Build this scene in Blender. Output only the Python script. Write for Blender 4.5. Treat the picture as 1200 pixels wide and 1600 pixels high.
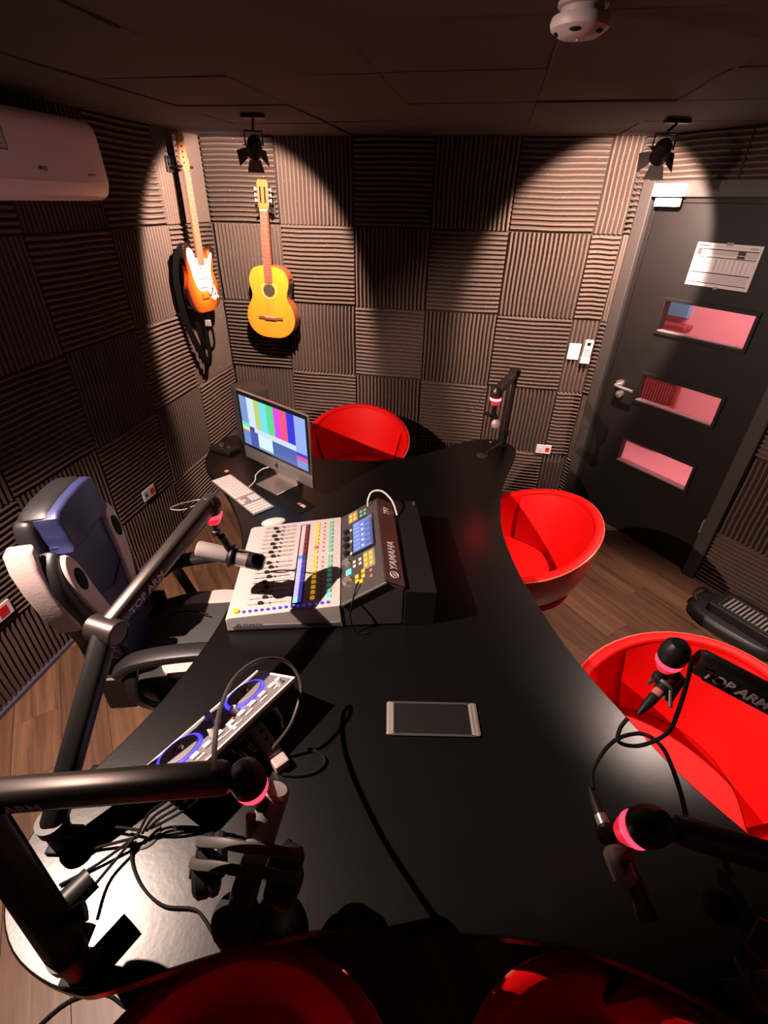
import bpy, bmesh, math, random
from mathutils import Vector, Matrix, Euler, noise
random.seed(7)
PI = math.pi
for o in list(bpy.data.objects): bpy.data.objects.remove(o)
SC = bpy.context.scene
COL = SC.collection

# ------------------------------------------------------------------ camera
F_PX, PITCH, ROLL, CAM_H = 747.4934, 0.5773833, 0.0226395, 2.0
_F = Vector((0, math.cos(PITCH), -math.sin(PITCH)))
_U0 = Vector((0, math.sin(PITCH), math.cos(PITCH)))
_X0 = Vector((1, 0, 0))
CX = _X0*math.cos(ROLL) + _U0*math.sin(ROLL)
CU = -_X0*math.sin(ROLL) + _U0*math.cos(ROLL)
cam = bpy.data.cameras.new('camera'); cam.sensor_fit = 'HORIZONTAL'; cam.sensor_width = 36
cam.lens = F_PX/1200*36; cam.clip_start = .02
co = bpy.data.objects.new('camera', cam); COL.objects.link(co)
M = Matrix((CX, CU, -_F)).transposed().to_4x4(); M.translation = (0, 0, CAM_H)
co.matrix_world = M; SC.camera = co

# ------------------------------------------------------------------ world, lights, exposure
SC.view_settings.view_transform = 'Standard'; SC.view_settings.look = 'None'
SC.view_settings.exposure = 0.0; SC.view_settings.gamma = 1; SC.view_settings.use_curve_mapping = False
W = bpy.data.worlds.new('world'); SC.world = W; W.use_nodes = True
W.node_tree.nodes['Background'].inputs[0].default_value = (.5, .33, .34, 1)
W.node_tree.nodes['Background'].inputs[1].default_value = .055

def spot(name, loc, target, energy, size, blend, color, radius=.03):
    l = bpy.data.lights.new(name, 'SPOT'); l.energy = energy; l.spot_size = math.radians(size); l.spot_blend = blend
    l.color = color; l.shadow_soft_size = radius
    o = bpy.data.objects.new(name, l); COL.objects.link(o); o.location = loc
    o.rotation_euler = (Vector(target)-Vector(loc)).to_track_quat('-Z', 'Y').to_euler()
    return o
WARM = (1.0, .74, .62)
LAMPS = [  # head position, target, energy, cone, blend, base on the ceiling
    ((-.69, 2.95, 2.165), (-1.008, 3.683, 1.565), 270, 96, .22, (-.655, 2.872, 2.33), 'black ceiling spotlight with open barn doors above the guitars'),
    ((1.17, 2.64, 2.165), (1.361, 3.479, 1.655), 300, 86, .25, (1.261, 2.737, 2.33), 'black ceiling spotlight with open barn doors above the door frame'),
    ((-1.27, .80, 2.20), (.0, 1.20, .60), 350, 112, .3, (-1.34, .74, 2.33), 'black ceiling spotlight over the left wall by the gaming chair'),
    ((1.58, 1.64, 2.20), (1.22, 1.45, .0), 190, 68, .6, (1.64, 1.70, 2.33), 'black ceiling spotlight over the right wall by the equipment bag'),
]
for i, (h, t, e, s, b, base, lab) in enumerate(LAMPS):
    spot('spotlight_beam', Vector(h)-(Vector(t)-Vector(h)).normalized()*.034, t, e, s, b, WARM, .018 if h[1] > 1 else .006)

# ------------------------------------------------------------------ materials
def mat(name, color, rough=.5, metal=0, spec=.5, emis=None, estr=0, noise_=None, bump=None, coat=0, alpha=None, trans=0, rnd=0, aniso=None):
    m = bpy.data.materials.new(name); m.use_nodes = True; nt = m.node_tree; N = nt.nodes; L = nt.links
    b = N['Principled BSDF']
    b.inputs['Base Color'].default_value = (*color, 1); b.inputs['Roughness'].default_value = rough
    b.inputs['Metallic'].default_value = metal; b.inputs['Specular IOR Level'].default_value = spec
    if emis: b.inputs['Emission Color'].default_value = (*emis, 1); b.inputs['Emission Strength'].default_value = estr
    if coat: b.inputs['Coat Weight'].default_value = coat; b.inputs['Coat Roughness'].default_value = .08
    if trans: b.inputs['Transmission Weight'].default_value = trans
    tc = N.new('ShaderNodeTexCoord')
    if noise_:
        sc, amt = noise_
        n = N.new('ShaderNodeTexNoise'); n.inputs['Scale'].default_value = sc; n.inputs['Detail'].default_value = 6
        L.new(tc.outputs['Object'], n.inputs['Vector'])
        mx = N.new('ShaderNodeMix'); mx.data_type = 'RGBA'
        mx.inputs[6].default_value = (*[c*(1-amt) for c in color], 1); mx.inputs[7].default_value = (*[min(1, c*(1+amt)) for c in color], 1)
        L.new(n.outputs['Fac'], mx.inputs[0]); L.new(mx.outputs[2], b.inputs['Base Color'])
    if bump:
        sc, st = bump
        n = N.new('ShaderNodeTexNoise'); n.inputs['Scale'].default_value = sc; n.inputs['Detail'].default_value = 5
        L.new(tc.outputs['Object'], n.inputs['Vector'])
        bp = N.new('ShaderNodeBump'); bp.inputs['Strength'].default_value = st; bp.inputs['Distance'].default_value = .002
        L.new(n.outputs['Fac'], bp.inputs['Height']); L.new(bp.outputs[0], b.inputs['Normal'])
    return m

def foam_mat():
    m = mat('charcoal_foam', (.07, .052, .046), .85, spec=.3); nt = m.node_tree; N = nt.nodes; L = nt.links; b = N['Principled BSDF']
    tc = N.new('ShaderNodeTexCoord'); g = N.new('ShaderNodeNewGeometry')
    v = N.new('ShaderNodeTexVoronoi'); v.inputs['Scale'].default_value = 30; L.new(g.outputs['Position'], v.inputs['Vector'])
    r = N.new('ShaderNodeValToRGB'); r.color_ramp.elements[0].position = .045; r.color_ramp.elements[0].color = (.40, .31, .27, 1)
    r.color_ramp.elements[1].position = .10; r.color_ramp.elements[1].color = (.104, .068, .054, 1)
    L.new(v.outputs['Distance'], r.inputs[0])
    n = N.new('ShaderNodeTexNoise'); n.inputs['Scale'].default_value = 2.2; L.new(g.outputs['Position'], n.inputs['Vector'])
    oi = N.new('ShaderNodeObjectInfo'); ad = N.new('ShaderNodeMath'); ad.operation = 'MULTIPLY_ADD'; ad.inputs[1].default_value = .30; ad.inputs[2].default_value = .60
    L.new(oi.outputs['Random'], ad.inputs[0]); a2 = N.new('ShaderNodeMath'); a2.operation = 'MULTIPLY_ADD'; a2.inputs[1].default_value = .5
    L.new(n.outputs['Fac'], a2.inputs[0]); L.new(ad.outputs[0], a2.inputs[2])
    mx = N.new('ShaderNodeVectorMath'); mx.operation = 'SCALE'; L.new(r.outputs[0], mx.inputs[0]); L.new(a2.outputs[0], mx.inputs['Scale'])
    L.new(mx.outputs[0], b.inputs['Base Color'])
    return m

def wood_mat(name, c1, c2, rough=.5, sc=(1.5, 22, 22), spec=.4):
    m = mat(name, c1, rough, spec=spec); nt = m.node_tree; N = nt.nodes; L = nt.links; b = N['Principled BSDF']
    tc = N.new('ShaderNodeTexCoord'); mp = N.new('ShaderNodeMapping'); mp.inputs['Scale'].default_value = sc
    oi = N.new('ShaderNodeObjectInfo'); cb = N.new('ShaderNodeCombineXYZ'); mu = N.new('ShaderNodeMath'); mu.operation = 'MULTIPLY'; mu.inputs[1].default_value = 50
    L.new(oi.outputs['Random'], mu.inputs[0]); L.new(mu.outputs[0], cb.inputs[0]); L.new(mu.outputs[0], cb.inputs[2])
    L.new(tc.outputs['Object'], mp.inputs['Vector']); L.new(cb.outputs[0], mp.inputs['Location'])
    n = N.new('ShaderNodeTexNoise'); n.inputs['Scale'].default_value = 1; n.inputs['Detail'].default_value = 8; n.inputs['Roughness'].default_value = .65; n.inputs['Distortion'].default_value = .6
    L.new(mp.outputs[0], n.inputs['Vector'])
    r = N.new('ShaderNodeValToRGB'); r.color_ramp.elements[0].position = .33; r.color_ramp.elements[0].color = (*c2, 1)
    r.color_ramp.elements[1].position = .68; r.color_ramp.elements[1].color = (*c1, 1)
    L.new(n.outputs['Fac'], r.inputs[0])
    ml = N.new('ShaderNodeMath'); ml.operation = 'MULTIPLY_ADD'; ml.inputs[1].default_value = .4; ml.inputs[2].default_value = .8; L.new(oi.outputs['Random'], ml.inputs[0])
    mx = N.new('ShaderNodeVectorMath'); mx.operation = 'SCALE'; L.new(r.outputs[0], mx.inputs[0]); L.new(ml.outputs[0], mx.inputs['Scale'])
    L.new(mx.outputs[0], b.inputs['Base Color'])
    return m

def attr_mat(name, emission=0, rough=.5):
    m = mat(name, (1, 1, 1), rough); nt = m.node_tree; b = nt.nodes['Principled BSDF']
    a = nt.nodes.new('ShaderNodeVertexColor'); a.layer_name = 'Col'
    if emission:
        b.inputs['Base Color'].default_value = (.01, .01, .01, 1)
        nt.links.new(a.outputs[0], b.inputs['Emission Color']); b.inputs['Emission Strength'].default_value = emission
    else: nt.links.new(a.outputs[0], b.inputs['Base Color'])
    return m

def sunburst_mat():
    m = mat('sunburst_lacquer', (.8, .25, .02), .2, coat=.5); nt = m.node_tree; N = nt.nodes; L = nt.links; b = N['Principled BSDF']
    tc = N.new('ShaderNodeTexCoord'); mp = N.new('ShaderNodeMapping'); mp.inputs['Location'].default_value = (0, 0, -.2*3.6); mp.inputs['Scale'].default_value = (5.6, 0, 3.6)
    L.new(tc.outputs['Object'], mp.inputs[0])
    g = N.new('ShaderNodeVectorMath'); g.operation = 'LENGTH'; L.new(mp.outputs[0], g.inputs[0])
    r = N.new('ShaderNodeValToRGB'); e = r.color_ramp.elements
    e[0].position = .25; e[0].color = (.70, .22, .015, 1); e[1].position = .86; e[1].color = (.015, .004, .002, 1)
    k = e.new(.55); k.color = (.75, .09, .008, 1)
    L.new(g.outputs['Value'], r.inputs[0]); L.new(r.outputs[0], b.inputs['Base Color'])
    return m

FOAM = foam_mat()
BACKING = mat('foam_backing', (.03, .022, .02), .9)
CEIL = mat('dark_felt', (.060, .041, .037), .9, noise_=(3, .25), bump=(9, .5))
PLANK = wood_mat('brown_plank', (.19, .098, .055), (.075, .038, .022), .42, (1.4, 26, 26))
TABLE = mat('black_laminate', (.004, .0035, .0035), .30, noise_=(9, .3), bump=(70, .09), spec=.42)
TEDGE = mat('table_edge', (.07, .05, .048), .5)
BLK = mat('black_plastic', (.010, .009, .009), .45, spec=.35)
STRAP = mat('strap_web', (.002, .0018, .0018), .9, spec=.05)
BLKM = mat('black_matte', (.005, .0045, .0045), .7, spec=.15)
GLOSSBLK = mat('gloss_black', (.008, .007, .007), .12)
ARM = mat('graphite_metal', (.075, .062, .058), .36, .75)
GREY = mat('grey_plastic', (.24, .21, .20), .45)
DGREY = mat('dark_grey_plastic', (.05, .045, .043), .5)
SILVER = mat('brushed_silver', (.62, .56, .54), .32, .85)
CHROME = mat('chrome', (.8, .75, .72), .12, 1)
WHITE = mat('white_plastic', (.66, .60, .58), .35)
MIXW = mat('pale_panel', (.50, .455, .44), .4)
RED = mat('red_upholstery', (.80, .003, .003), .6, spec=.2)
REDG = mat('red_lacquer', (.60, .004, .008), .25, coat=.3)
REDRIM = mat('coral_rim_highlight', (.85, .12, .08), .22, coat=.4)  # paler coral carries the rim's highlight in its colour
NAVY = mat('navy_leather', (.030, .037, .115), .42, bump=(90, .25))
BLKL = mat('black_leather', (.014, .013, .015), .45, bump=(90, .25))
WHTL = mat('white_leather', (.62, .50, .48), .5, bump=(90, .25))
GRYL = mat('grey_leather', (.055, .055, .055), .5, bump=(90, .25))
DOORB = mat('black_door_paint', (.009, .0065, .006), .5, noise_=(6, .3), spec=.3)
FRAMEB = mat('grey_frame_paint', (.045, .036, .034), .4)
SILL = mat('window_bead', (.16, .13, .125), .4)
PINKW = mat('pink_lit_plaster', (.78, .62, .62), .8)
PINKF = mat('corridor_floor', (.6, .48, .48), .5)
BLUEP = mat('blue_lit_ceiling_stand_in', (.13, .62, .85), .6)
BROWNL = mat('reddish_wood', (.28, .10, .08), .5)
SPRUCE = wood_mat('spruce_top', (.80, .28, .022), (.68, .21, .014), .25, (30, 30, 1.2), .5)
ROSE = wood_mat('rosewood', (.22, .07, .035), (.13, .035, .02), .4, (30, 30, 2))
MAHOG = mat('mahogany_side', (.35, .09, .03), .28, coat=.4)
MAPLE = mat('maple_neck', (.26, .105, .05), .35, coat=.3)
SUNB = sunburst_mat()
PGUARD = mat('white_pickguard', (.55, .52, .49), .3)
LEDR = mat('red_tally_light', (.4, .01, .02), .3, emis=(1, .025, .05), estr=4.2)
LEDRC = mat('red_tally_cone', (.6, .03, .05), .2, emis=(1, .02, .05), estr=.8)
DETW = mat('detector_shell', (.42, .34, .335), .5)
FLAP = mat('flap_metal', (.22, .2, .19), .5, .3)
LEDFAR = mat('bright_tally_light', (.4, .01, .02), .3, emis=(1, .012, .014), estr=70)
LAMPG = mat('lamp_glow', (1, 1, 1), .3, emis=(1, .86, .74), estr=160)
DOORWHITE = mat('lit_metal_flap', (.75, .70, .66), .3, .3)
YEL = mat('yellow_button', (.75, .36, .01), .4, emis=(1, .5, .02), estr=.45)
GRN = mat('green_button', (.12, .42, .30), .4, emis=(.2, .8, .55), estr=.12)
TEAL = mat('teal_button', (.1, .7, .6), .4, emis=(.1, .9, .8), estr=.6)
PNK = mat('pink_button', (.45, .14, .12), .4)
BLUK = mat('blue_knob', (.06, .05, .55), .35, emis=(.12, .1, 1), estr=.25)
BLUR = mat('blue_ring_light', (.05, .05, .6), .3, emis=(.06, .04, 1), estr=2.2)
TRANSP = mat('grey_panel', (.17, .16, .165), .25)
GOLD = mat('gold_plug', (.75, .5, .2), .25, 1)
TAN = mat('tan_plastic', (.55, .36, .28), .5)
SCREEN = attr_mat('lit_display', 1.1, .15)
PRINT = attr_mat('flat_print', 0, .6)
SHELLIN = mat('red_socket', (.6, .01, .02), .4)
FOAMBALL = mat('mic_foam', (.018, .013, .013), .95, bump=(160, .6))
GRILL = mat('mic_grille', (.16, .15, .15), .4, .7, bump=(220, .5))
GLASS = mat('thin_glass', (1, .97, .97), .02, trans=1)
GLASS.node_tree.nodes['Principled BSDF'].inputs['IOR'].default_value = 1.02

# ------------------------------------------------------------------ helpers
def P(x, y, z):           # a point on the horizontal plane z seen at photo pixel (x, y)
    d = _F + CX*((x-600)/F_PX) - CU*((y-800)/F_PX); t = (z-CAM_H)/d.z
    return Vector((0, 0, CAM_H)) + d*t

class MB:
    """collects shapes; every part gets its own MB and becomes one mesh"""
    def __init__(s): s.v = []; s.f = []; s.mi = []; s.cols = None; s.sm = []
    def add(s, v, f, smooth=False, mi=0):
        n = len(s.v); s.v += [tuple(x) for x in v]; s.f += [tuple(i+n for i in q) for q in f]
        s.sm += [smooth]*len(f); s.mi += [mi]*len(f); return s
    def box(s, lo, hi, bev=0, M=None, mi=0):
        lo = Vector(lo); hi = Vector(hi)
        bm = bmesh.new(); bmesh.ops.create_cube(bm, size=1)
        for v in bm.verts: v.co = Vector((lo[i]+(v.co[i]+.5)*(hi[i]-lo[i]) for i in range(3)))
        if bev: bmesh.ops.bevel(bm, geom=bm.edges[:], offset=bev, segments=2, affect='EDGES', profile=.5)
        bm.verts.index_update()
        vs = [(M @ v.co if M else v.co.copy()) for v in bm.verts]; fs = [[v.index for v in f.verts] for f in bm.faces]
        bm.free(); return s.add(vs, fs, bool(bev) and False, mi)
    def prism(s, pts, z0, z1, M=None, bev=0, smooth=False, mi=0):
        """polygon pts (x, y) extruded between z0 and z1"""
        bm = bmesh.new(); vs = [bm.verts.new((x, y, z0)) for x, y in pts]; f = bm.faces.new(vs)
        r = bmesh.ops.extrude_face_region(bm, geom=[f]); 
        for g in r['geom']:
            if isinstance(g, bmesh.types.BMVert): g.co.z = z1
        bmesh.ops.recalc_face_normals(bm, faces=bm.faces[:])
        if bev:
            es = [e for e in bm.edges if abs(e.verts[0].co.z-e.verts[1].co.z) < 1e-7]
            bmesh.ops.bevel(bm, geom=es, offset=bev, segments=3, affect='EDGES', profile=.5)
        bm.verts.index_update()
        v = [(M @ q.co if M else q.co.copy()) for q in bm.verts]; fs = [[q.index for q in f.verts] for f in bm.faces]
        bm.free(); return s.add(v, fs, smooth, mi)
    def tube(s, path, r, n=10, caps=True, oval=None, up=None, mi=0):
        """round (or oval = (half width, half height)) section swept along path; r number or list"""
        path = [Vector(p) for p in path]; m = len(path); vs = []; fs = []
        t0 = (path[1]-path[0]).normalized()
        ref = Vector(up) if up else (Vector((0, 0, 1)) if abs(t0.z) < .95 else Vector((1, 0, 0)))
        side = t0.cross(ref).normalized()
        for i, p in enumerate(path):
            t = (path[min(i+1, m-1)]-path[max(i-1, 0)]).normalized()
            side = (side - t*side.dot(t)).normalized(); u = side.cross(t)
            rr = r[i] if isinstance(r, (list, tuple)) else r
            a, b = oval if oval else (1, 1)
            for k in range(n):
                an = 2*PI*(k+.5)/n; c, q = math.cos(an), math.sin(an)
                if oval: c = math.copysign(abs(c)**.6, c); q = math.copysign(abs(q)**.6, q)
                vs.append(p + side*(c*rr*a) + u*(q*rr*b))
        for i in range(m-1):
            for k in range(n):
                k2 = (k+1) % n; fs.append((i*n+k, i*n+k2, (i+1)*n+k2, (i+1)*n+k))
        if caps: fs.append(tuple(range(n-1, -1, -1))); fs.append(tuple((m-1)*n+k for k in range(n)))
        s.add(vs, fs, True, mi); return s
    def lathe(s, prof, n=24, M=None, mi=0, closed=False):
        """prof [(r, z)] around z"""
        vs = []; fs = []; m = len(prof)
        for r, z in prof:
            for k in range(n):
                a = 2*PI*k/n; v = Vector((r*math.cos(a), r*math.sin(a), z)); vs.append(M @ v if M else v)
        for i in range(m-1):
            for k in range(n):
                k2 = (k+1) % n; fs.append((i*n+k, i*n+k2, (i+1)*n+k2, (i+1)*n+k))
        fs.append(tuple(range(n-1, -1, -1))); fs.append(tuple((m-1)*n+k for k in range(n)))
        return s.add(vs, fs, True, mi)
    def ball(s, c, r, n=16, M=None, sc=(1, 1, 1), mi=0):
        pr = [(max(1e-4, math.sin(PI*i/(n//2+2)))*r, -math.cos(PI*i/(n//2+2))*r) for i in range(n//2+3)]
        T = Matrix.Translation(c) @ (M if M else Matrix()) @ Matrix.Diagonal((*sc, 1))
        return s.lathe(pr, n, T, mi)
    def ring(s, c, R, r, n=28, m=8, M=None, mi=0, a0=0, a1=2*PI):
        full = abs(a1-a0-2*PI) < 1e-6; vs = []; fs = []; T = Matrix.Translation(c) @ (M if M else Matrix()); nn = n if full else n+1
        for i in range(nn):
            a = a0+(a1-a0)*i/n
            for k in range(m):
                b = 2*PI*k/m; q = R+r*math.cos(b); vs.append(T @ Vector((q*math.cos(a), q*math.sin(a), r*math.sin(b))))
        for i in range(n):
            i2 = (i+1) % nn
            for k in range(m):
                k2 = (k+1) % m; fs.append((i*m+k, i2*m+k, i2*m+k2, i*m+k2))
        return s.add(vs, fs, True, mi)
    def cyl(s, a, b, r, n=16, r2=None, mi=0): return s.tube([a, b], [r, r if r2 is None else r2], n, mi=mi)

def prep(o):
    me = o.data; bm = bmesh.new(); bm.from_mesh(me); bmesh.ops.recalc_face_normals(bm, faces=bm.faces[:]); bm.to_mesh(me); bm.free()

def build(name, mb, material, parent=None, loc=None, rot=None, auto=35):
    me = bpy.data.meshes.new(name); me.from_pydata(mb.v, [], mb.f); me.update()
    for i, p in enumerate(me.polygons): p.use_smooth = mb.sm[i]; p.material_index = mb.mi[i]
    ms = material if isinstance(material, (list, tuple)) else [material]
    for m in ms: me.materials.append(m)
    o = bpy.data.objects.new(name, me); COL.objects.link(o); prep(o)
    if mb.cols:
        a = me.color_attributes.new('Col', 'FLOAT_COLOR', 'CORNER'); i = 0
        for p, c in zip(me.polygons, mb.cols):
            for l in p.loop_indices: a.data[l].color = (*c, 1)
    if any(mb.sm):
        me.set_sharp_from_angle(angle=math.radians(auto))
    if parent: o.parent = parent
    if loc: o.location = loc
    if rot: o.rotation_euler = rot
    return o

def tag(o, label=None, cat=None, group=None, kind=None):
    for k, v in (('label', label), ('category', cat), ('group', group), ('kind', kind)):
        if v: o[k] = v
    return o

class Thing:
    """an Empty at the thing's base; parts take world coordinates unless local"""
    def __init__(s, name, label, cat, loc=(0, 0, 0), rz=0, group=None, rot=None):
        s.o = bpy.data.objects.new(name, None); COL.objects.link(s.o); s.o.empty_display_size = .05
        s.o.location = loc; s.o.rotation_euler = rot if rot else (0, 0, rz)
        tag(s.o, label, cat, group); s.loc = Vector(loc)
    def part(s, name, mb, material, world=False, parent=None, label=None):
        if world:
            mb.v = [tuple(Vector(v)-s.loc) for v in mb.v]
        o = build(name, mb, material, parent or s.o)
        if label: o['label'] = label
        return o

def copy_tree(o, parent=None):
    c = o.copy(); COL.objects.link(c)
    if parent: c.parent = parent
    for ch in [q for q in o.children]: copy_tree(ch, c)
    return c

def smooth_pts(pts, n=6, closed=False):
    pts = [Vector(p) for p in pts]; m = len(pts); out = []
    rng = range(m) if closed else range(m-1)
    for i in rng:
        if closed: p0, p1, p2, p3 = pts[(i-1) % m], pts[i], pts[(i+1) % m], pts[(i+2) % m]
        else: p0, p1, p2, p3 = pts[max(i-1, 0)], pts[i], pts[i+1], pts[min(i+2, m-1)]
        for k in range(n):
            t = k/n
            out.append(.5*((2*p1)+(-p0+p2)*t+(2*p0-5*p1+4*p2-p3)*t*t+(-p0+3*p1-3*p2+p3)*t**3))
    if not closed: out.append(pts[-1])
    return out

def frame(x, y, z, o):    # matrix with given axes
    m = Matrix((Vector(x).normalized(), Vector(y).normalized(), Vector(z).normalized())).transposed().to_4x4(); m.translation = Vector(o); return m

def lettering(text, size, M, material, parent, name='lettering', ext=.0004, align='LEFT', bold=0, local=True):
    cu = bpy.data.curves.new('t', 'FONT'); cu.body = text; cu.size = size; cu.extrude = ext; cu.align_x = align; cu.offset = bold; cu.resolution_u = 2
    t = bpy.data.objects.new('t', cu); COL.objects.link(t)
    bpy.context.view_layer.update()
    dg = bpy.context.evaluated_depsgraph_get(); me = bpy.data.meshes.new_from_object(t.evaluated_get(dg))
    bpy.data.objects.remove(t); me.transform(M); me.materials.clear(); me.materials.append(material)
    o = bpy.data.objects.new(name, me); COL.objects.link(o)
    if parent: o.parent = parent
    return o

def picture(name, rects, M, material, parent, thick=.0004):
    """flat print or display: coloured rectangles (x0,y0,x1,y1,color) in the frame M, each a hair above the one before"""
    mb = MB(); mb.cols = []
    for i, q in enumerate(rects):
        x0, y0, x1, y1, c = q[:5]; sh = q[5] if len(q) > 5 else 0
        z = thick*(1+i*.15)
        mb.add([M @ Vector(p) for p in ((x0, y0, z), (x1, y0, z), (x1+sh, y1, z), (x0+sh, y1, z))], [(0, 1, 2, 3)]); mb.cols.append(c)
    me_n = len(mb.f)
    me = bpy.data.meshes.new(name); me.from_pydata(mb.v, [], mb.f); me.materials.append(material)
    a = me.color_attributes.new('Col', 'FLOAT_COLOR', 'CORNER')
    for p, c in zip(me.polygons, mb.cols):
        for l in p.loop_indices: a.data[l].color = (*c, 1)
    o = bpy.data.objects.new(name, me); COL.objects.link(o); o.parent = parent
    return o

# ------------------------------------------------------------------ room shell
A = Vector((-1.245, 3.88, 0)); B = Vector((1.405, 3.372, 0)); C0 = Vector((-1.72, 1.286, 0))
dL = (C0-A).normalized(); dB = (B-A).normalized(); dR = Vector((math.sin(math.radians(148.7)), math.cos(math.radians(148.7)), 0))
ZC = 2.33; FD = .035
ROWS = [(0, .36), (.36, .86), (.86, 1.355), (1.355, 1.85), (1.85, 2.33)]

_foam = {}
def foam_mesh(w, h, horiz, var):
    key = (round(w, 2), round(h, 2), horiz, var)
    if key in _foam: return _foam[key]
    g = .003; L_, Wd = (w, h) if horiz else (h, w)      # ridge length, direction across
    n = max(1, round(Wd/.0278)); p = (Wd-2*g)/n; vs = []; fs = []; seg = 4; rnd = random.Random(hash(key) & 255)
    prof = []
    for i in range(n):
        a = g+i*p
        prof += [(a, .004), (a+p*.34, FD-.002), (a+p*.5, FD), (a+p*.66, FD-.002)]
    prof.append((g+n*p, .004))
    ph = rnd.random()*6
    for j in range(seg+1):
        t = g+(L_-2*g)*j/seg
        for k, (a, d) in enumerate(prof):
            wob = .0022*math.sin(j*1.7+ph+a*3) if 0 < k < len(prof)-1 else 0
            dd = d*(1 if 0 < j < seg else .96)+.0015*math.sin(j*2.1+a*9+ph)
            vs.append((t, -dd, a+wob) if horiz else (a+wob, -dd, t))
    m = len(prof)
    for j in range(seg):
        for k in range(m-1): fs.append((j*m+k, j*m+k+1, (j+1)*m+k+1, (j+1)*m+k))
    nb = len(vs)
    for j in (0, seg):
        for (a, d) in ((prof[0]), (prof[-1])): pass
    # end skirts down to the backing
    for j in (0, seg):
        base = len(vs)
        t = g if j == 0 else L_-g
        for k, (a, d) in enumerate(prof): vs.append((t, 0, a) if horiz else (a, 0, t))
        for k in range(m-1): fs.append((j*m+k, j*m+k+1, base+k+1, base+k))
    me = bpy.data.meshes.new('foam_panel'); me.from_pydata(vs, [], fs); me.materials.append(FOAM)
    bm = bmesh.new(); bm.from_mesh(me); bmesh.ops.recalc_face_normals(bm, faces=bm.faces[:]); 
    # make ridges face the room (-y)
    s = sum((f.normal.y for f in bm.faces if abs(f.normal.x)+abs(f.normal.z) < 1.4))
    if s > 0: bmesh.ops.reverse_faces(bm, faces=bm.faces[:])
    bm.to_mesh(me); bm.free(); me.set_sharp_from_angle(angle=math.radians(40))
    for p_ in me.polygons: p_.use_smooth = True
    _foam[key] = me; return me

def wall(name, O, d, length, holes=None, back=.1):
    """origin O on the foam face line; local x along d, y into the wall"""
    y = Vector((0, 0, 1)).cross(d)                      # away from the room for x pointing to the right
    mb = MB()
    xs = [0, length] if not holes else [0, holes[0], holes[1], length]
    if holes:
        mb.box((0, FD, 0), (holes[0], FD+back, ZC)); mb.box((holes[1], FD, 0), (length, FD+back, ZC)); mb.box((holes[0], FD, holes[2]), (holes[1], FD+back, ZC))
    else: mb.box((0, FD, 0), (length, FD+back, ZC))
    w = build(name, mb, BACKING); w.matrix_world = frame(d, y, (0, 0, 1), O); w['kind'] = 'structure'
    return w
def panel(w, x0, x1, z0, z1, horiz):
    me = foam_mesh(x1-x0, z1-z0, horiz, random.randrange(3))
    o = bpy.data.objects.new('foam_panel', me); COL.objects.link(o); o.parent = w
    o.location = (x0, FD-random.random()*.002, z0); return o

wb = wall('wall_back', A-dB*.1, dB, 2.80+.1)
cb = [0, .5, 1.02, 1.53, 2.03, 2.53, 2.705]
for c in range(6):
    for r in range(5):
        panel(wb, cb[c]+.1, cb[c+1]+.1, *ROWS[r], (c+(4-r)) % 2 == 0)
LL = 4.3
wlft = wall('wall_left', A+dL*LL, -dL, LL)
cl = [0, .53, 1.065, 1.61, 2.13, 2.66, 3.18, 3.70, 4.22]
for c in range(8):
    for r in range(5):
        panel(wlft, LL-cl[c+1], LL-cl[c], *ROWS[r], (c+(4-r)) % 2 == 1)
LR = 3.6; S0, S1, DH = .075, 1.165, 2.12      # door frame span on the right wall
wr = wall('wall_right', B, dR, LR, (S0, S1, DH))
for r in range(5):
    panel(wr, .003, S0, *ROWS[r], (4-r) % 2 == 0)
cr = [S1, 1.62, 2.13, 2.64, 3.15, 3.58]
for c in range(5):
    for r in range(5): panel(wr, cr[c], cr[c+1], *ROWS[r], (c+r) % 2 == 0)
panel(wr, S0, .57, DH, ZC, True); panel(wr, .57, S1, DH, ZC, True)

# floor: planks run parallel to the door wall
fl = build('floor', MB().box((-2.6, -1.3, -.06), (4.4, 4.3, -.012)), BACKING); fl['kind'] = 'structure'
pm = {}
ang = math.atan2(dR.y, dR.x)
def plank_mesh(L_, W_):
    k = (round(L_, 2), W_)
    if k not in pm:
        mb = MB().box((0, 0, -.012), (L_-.0014, W_-.0014, 0), .0006)
        me = bpy.data.meshes.new('plank'); me.from_pydata(mb.v, [], mb.f); me.materials.append(PLANK); pm[k] = me
    return pm[k]
from mathutils.geometry import intersect_point_quad_2d
ROOM = [A+dL*4.3, A, B, B+dR*3.4]
def inside(p, m=.12):
    n = 0
    for a, b in ((A+dL*4.6, A), (A, B), (B, B+dR*3.6)):
        e = (b-a).normalized(); nrm = Vector((e.y, -e.x, 0))
        if (p-a).dot(nrm) < -m: return False
    return p.y > -1.0
PW, PL = .185, 1.22
org = B + Vector((0, 0, 0)); ux = dR; uy = Vector((-dR.y, dR.x, 0))      # uy points out of the room on the right wall
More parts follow.
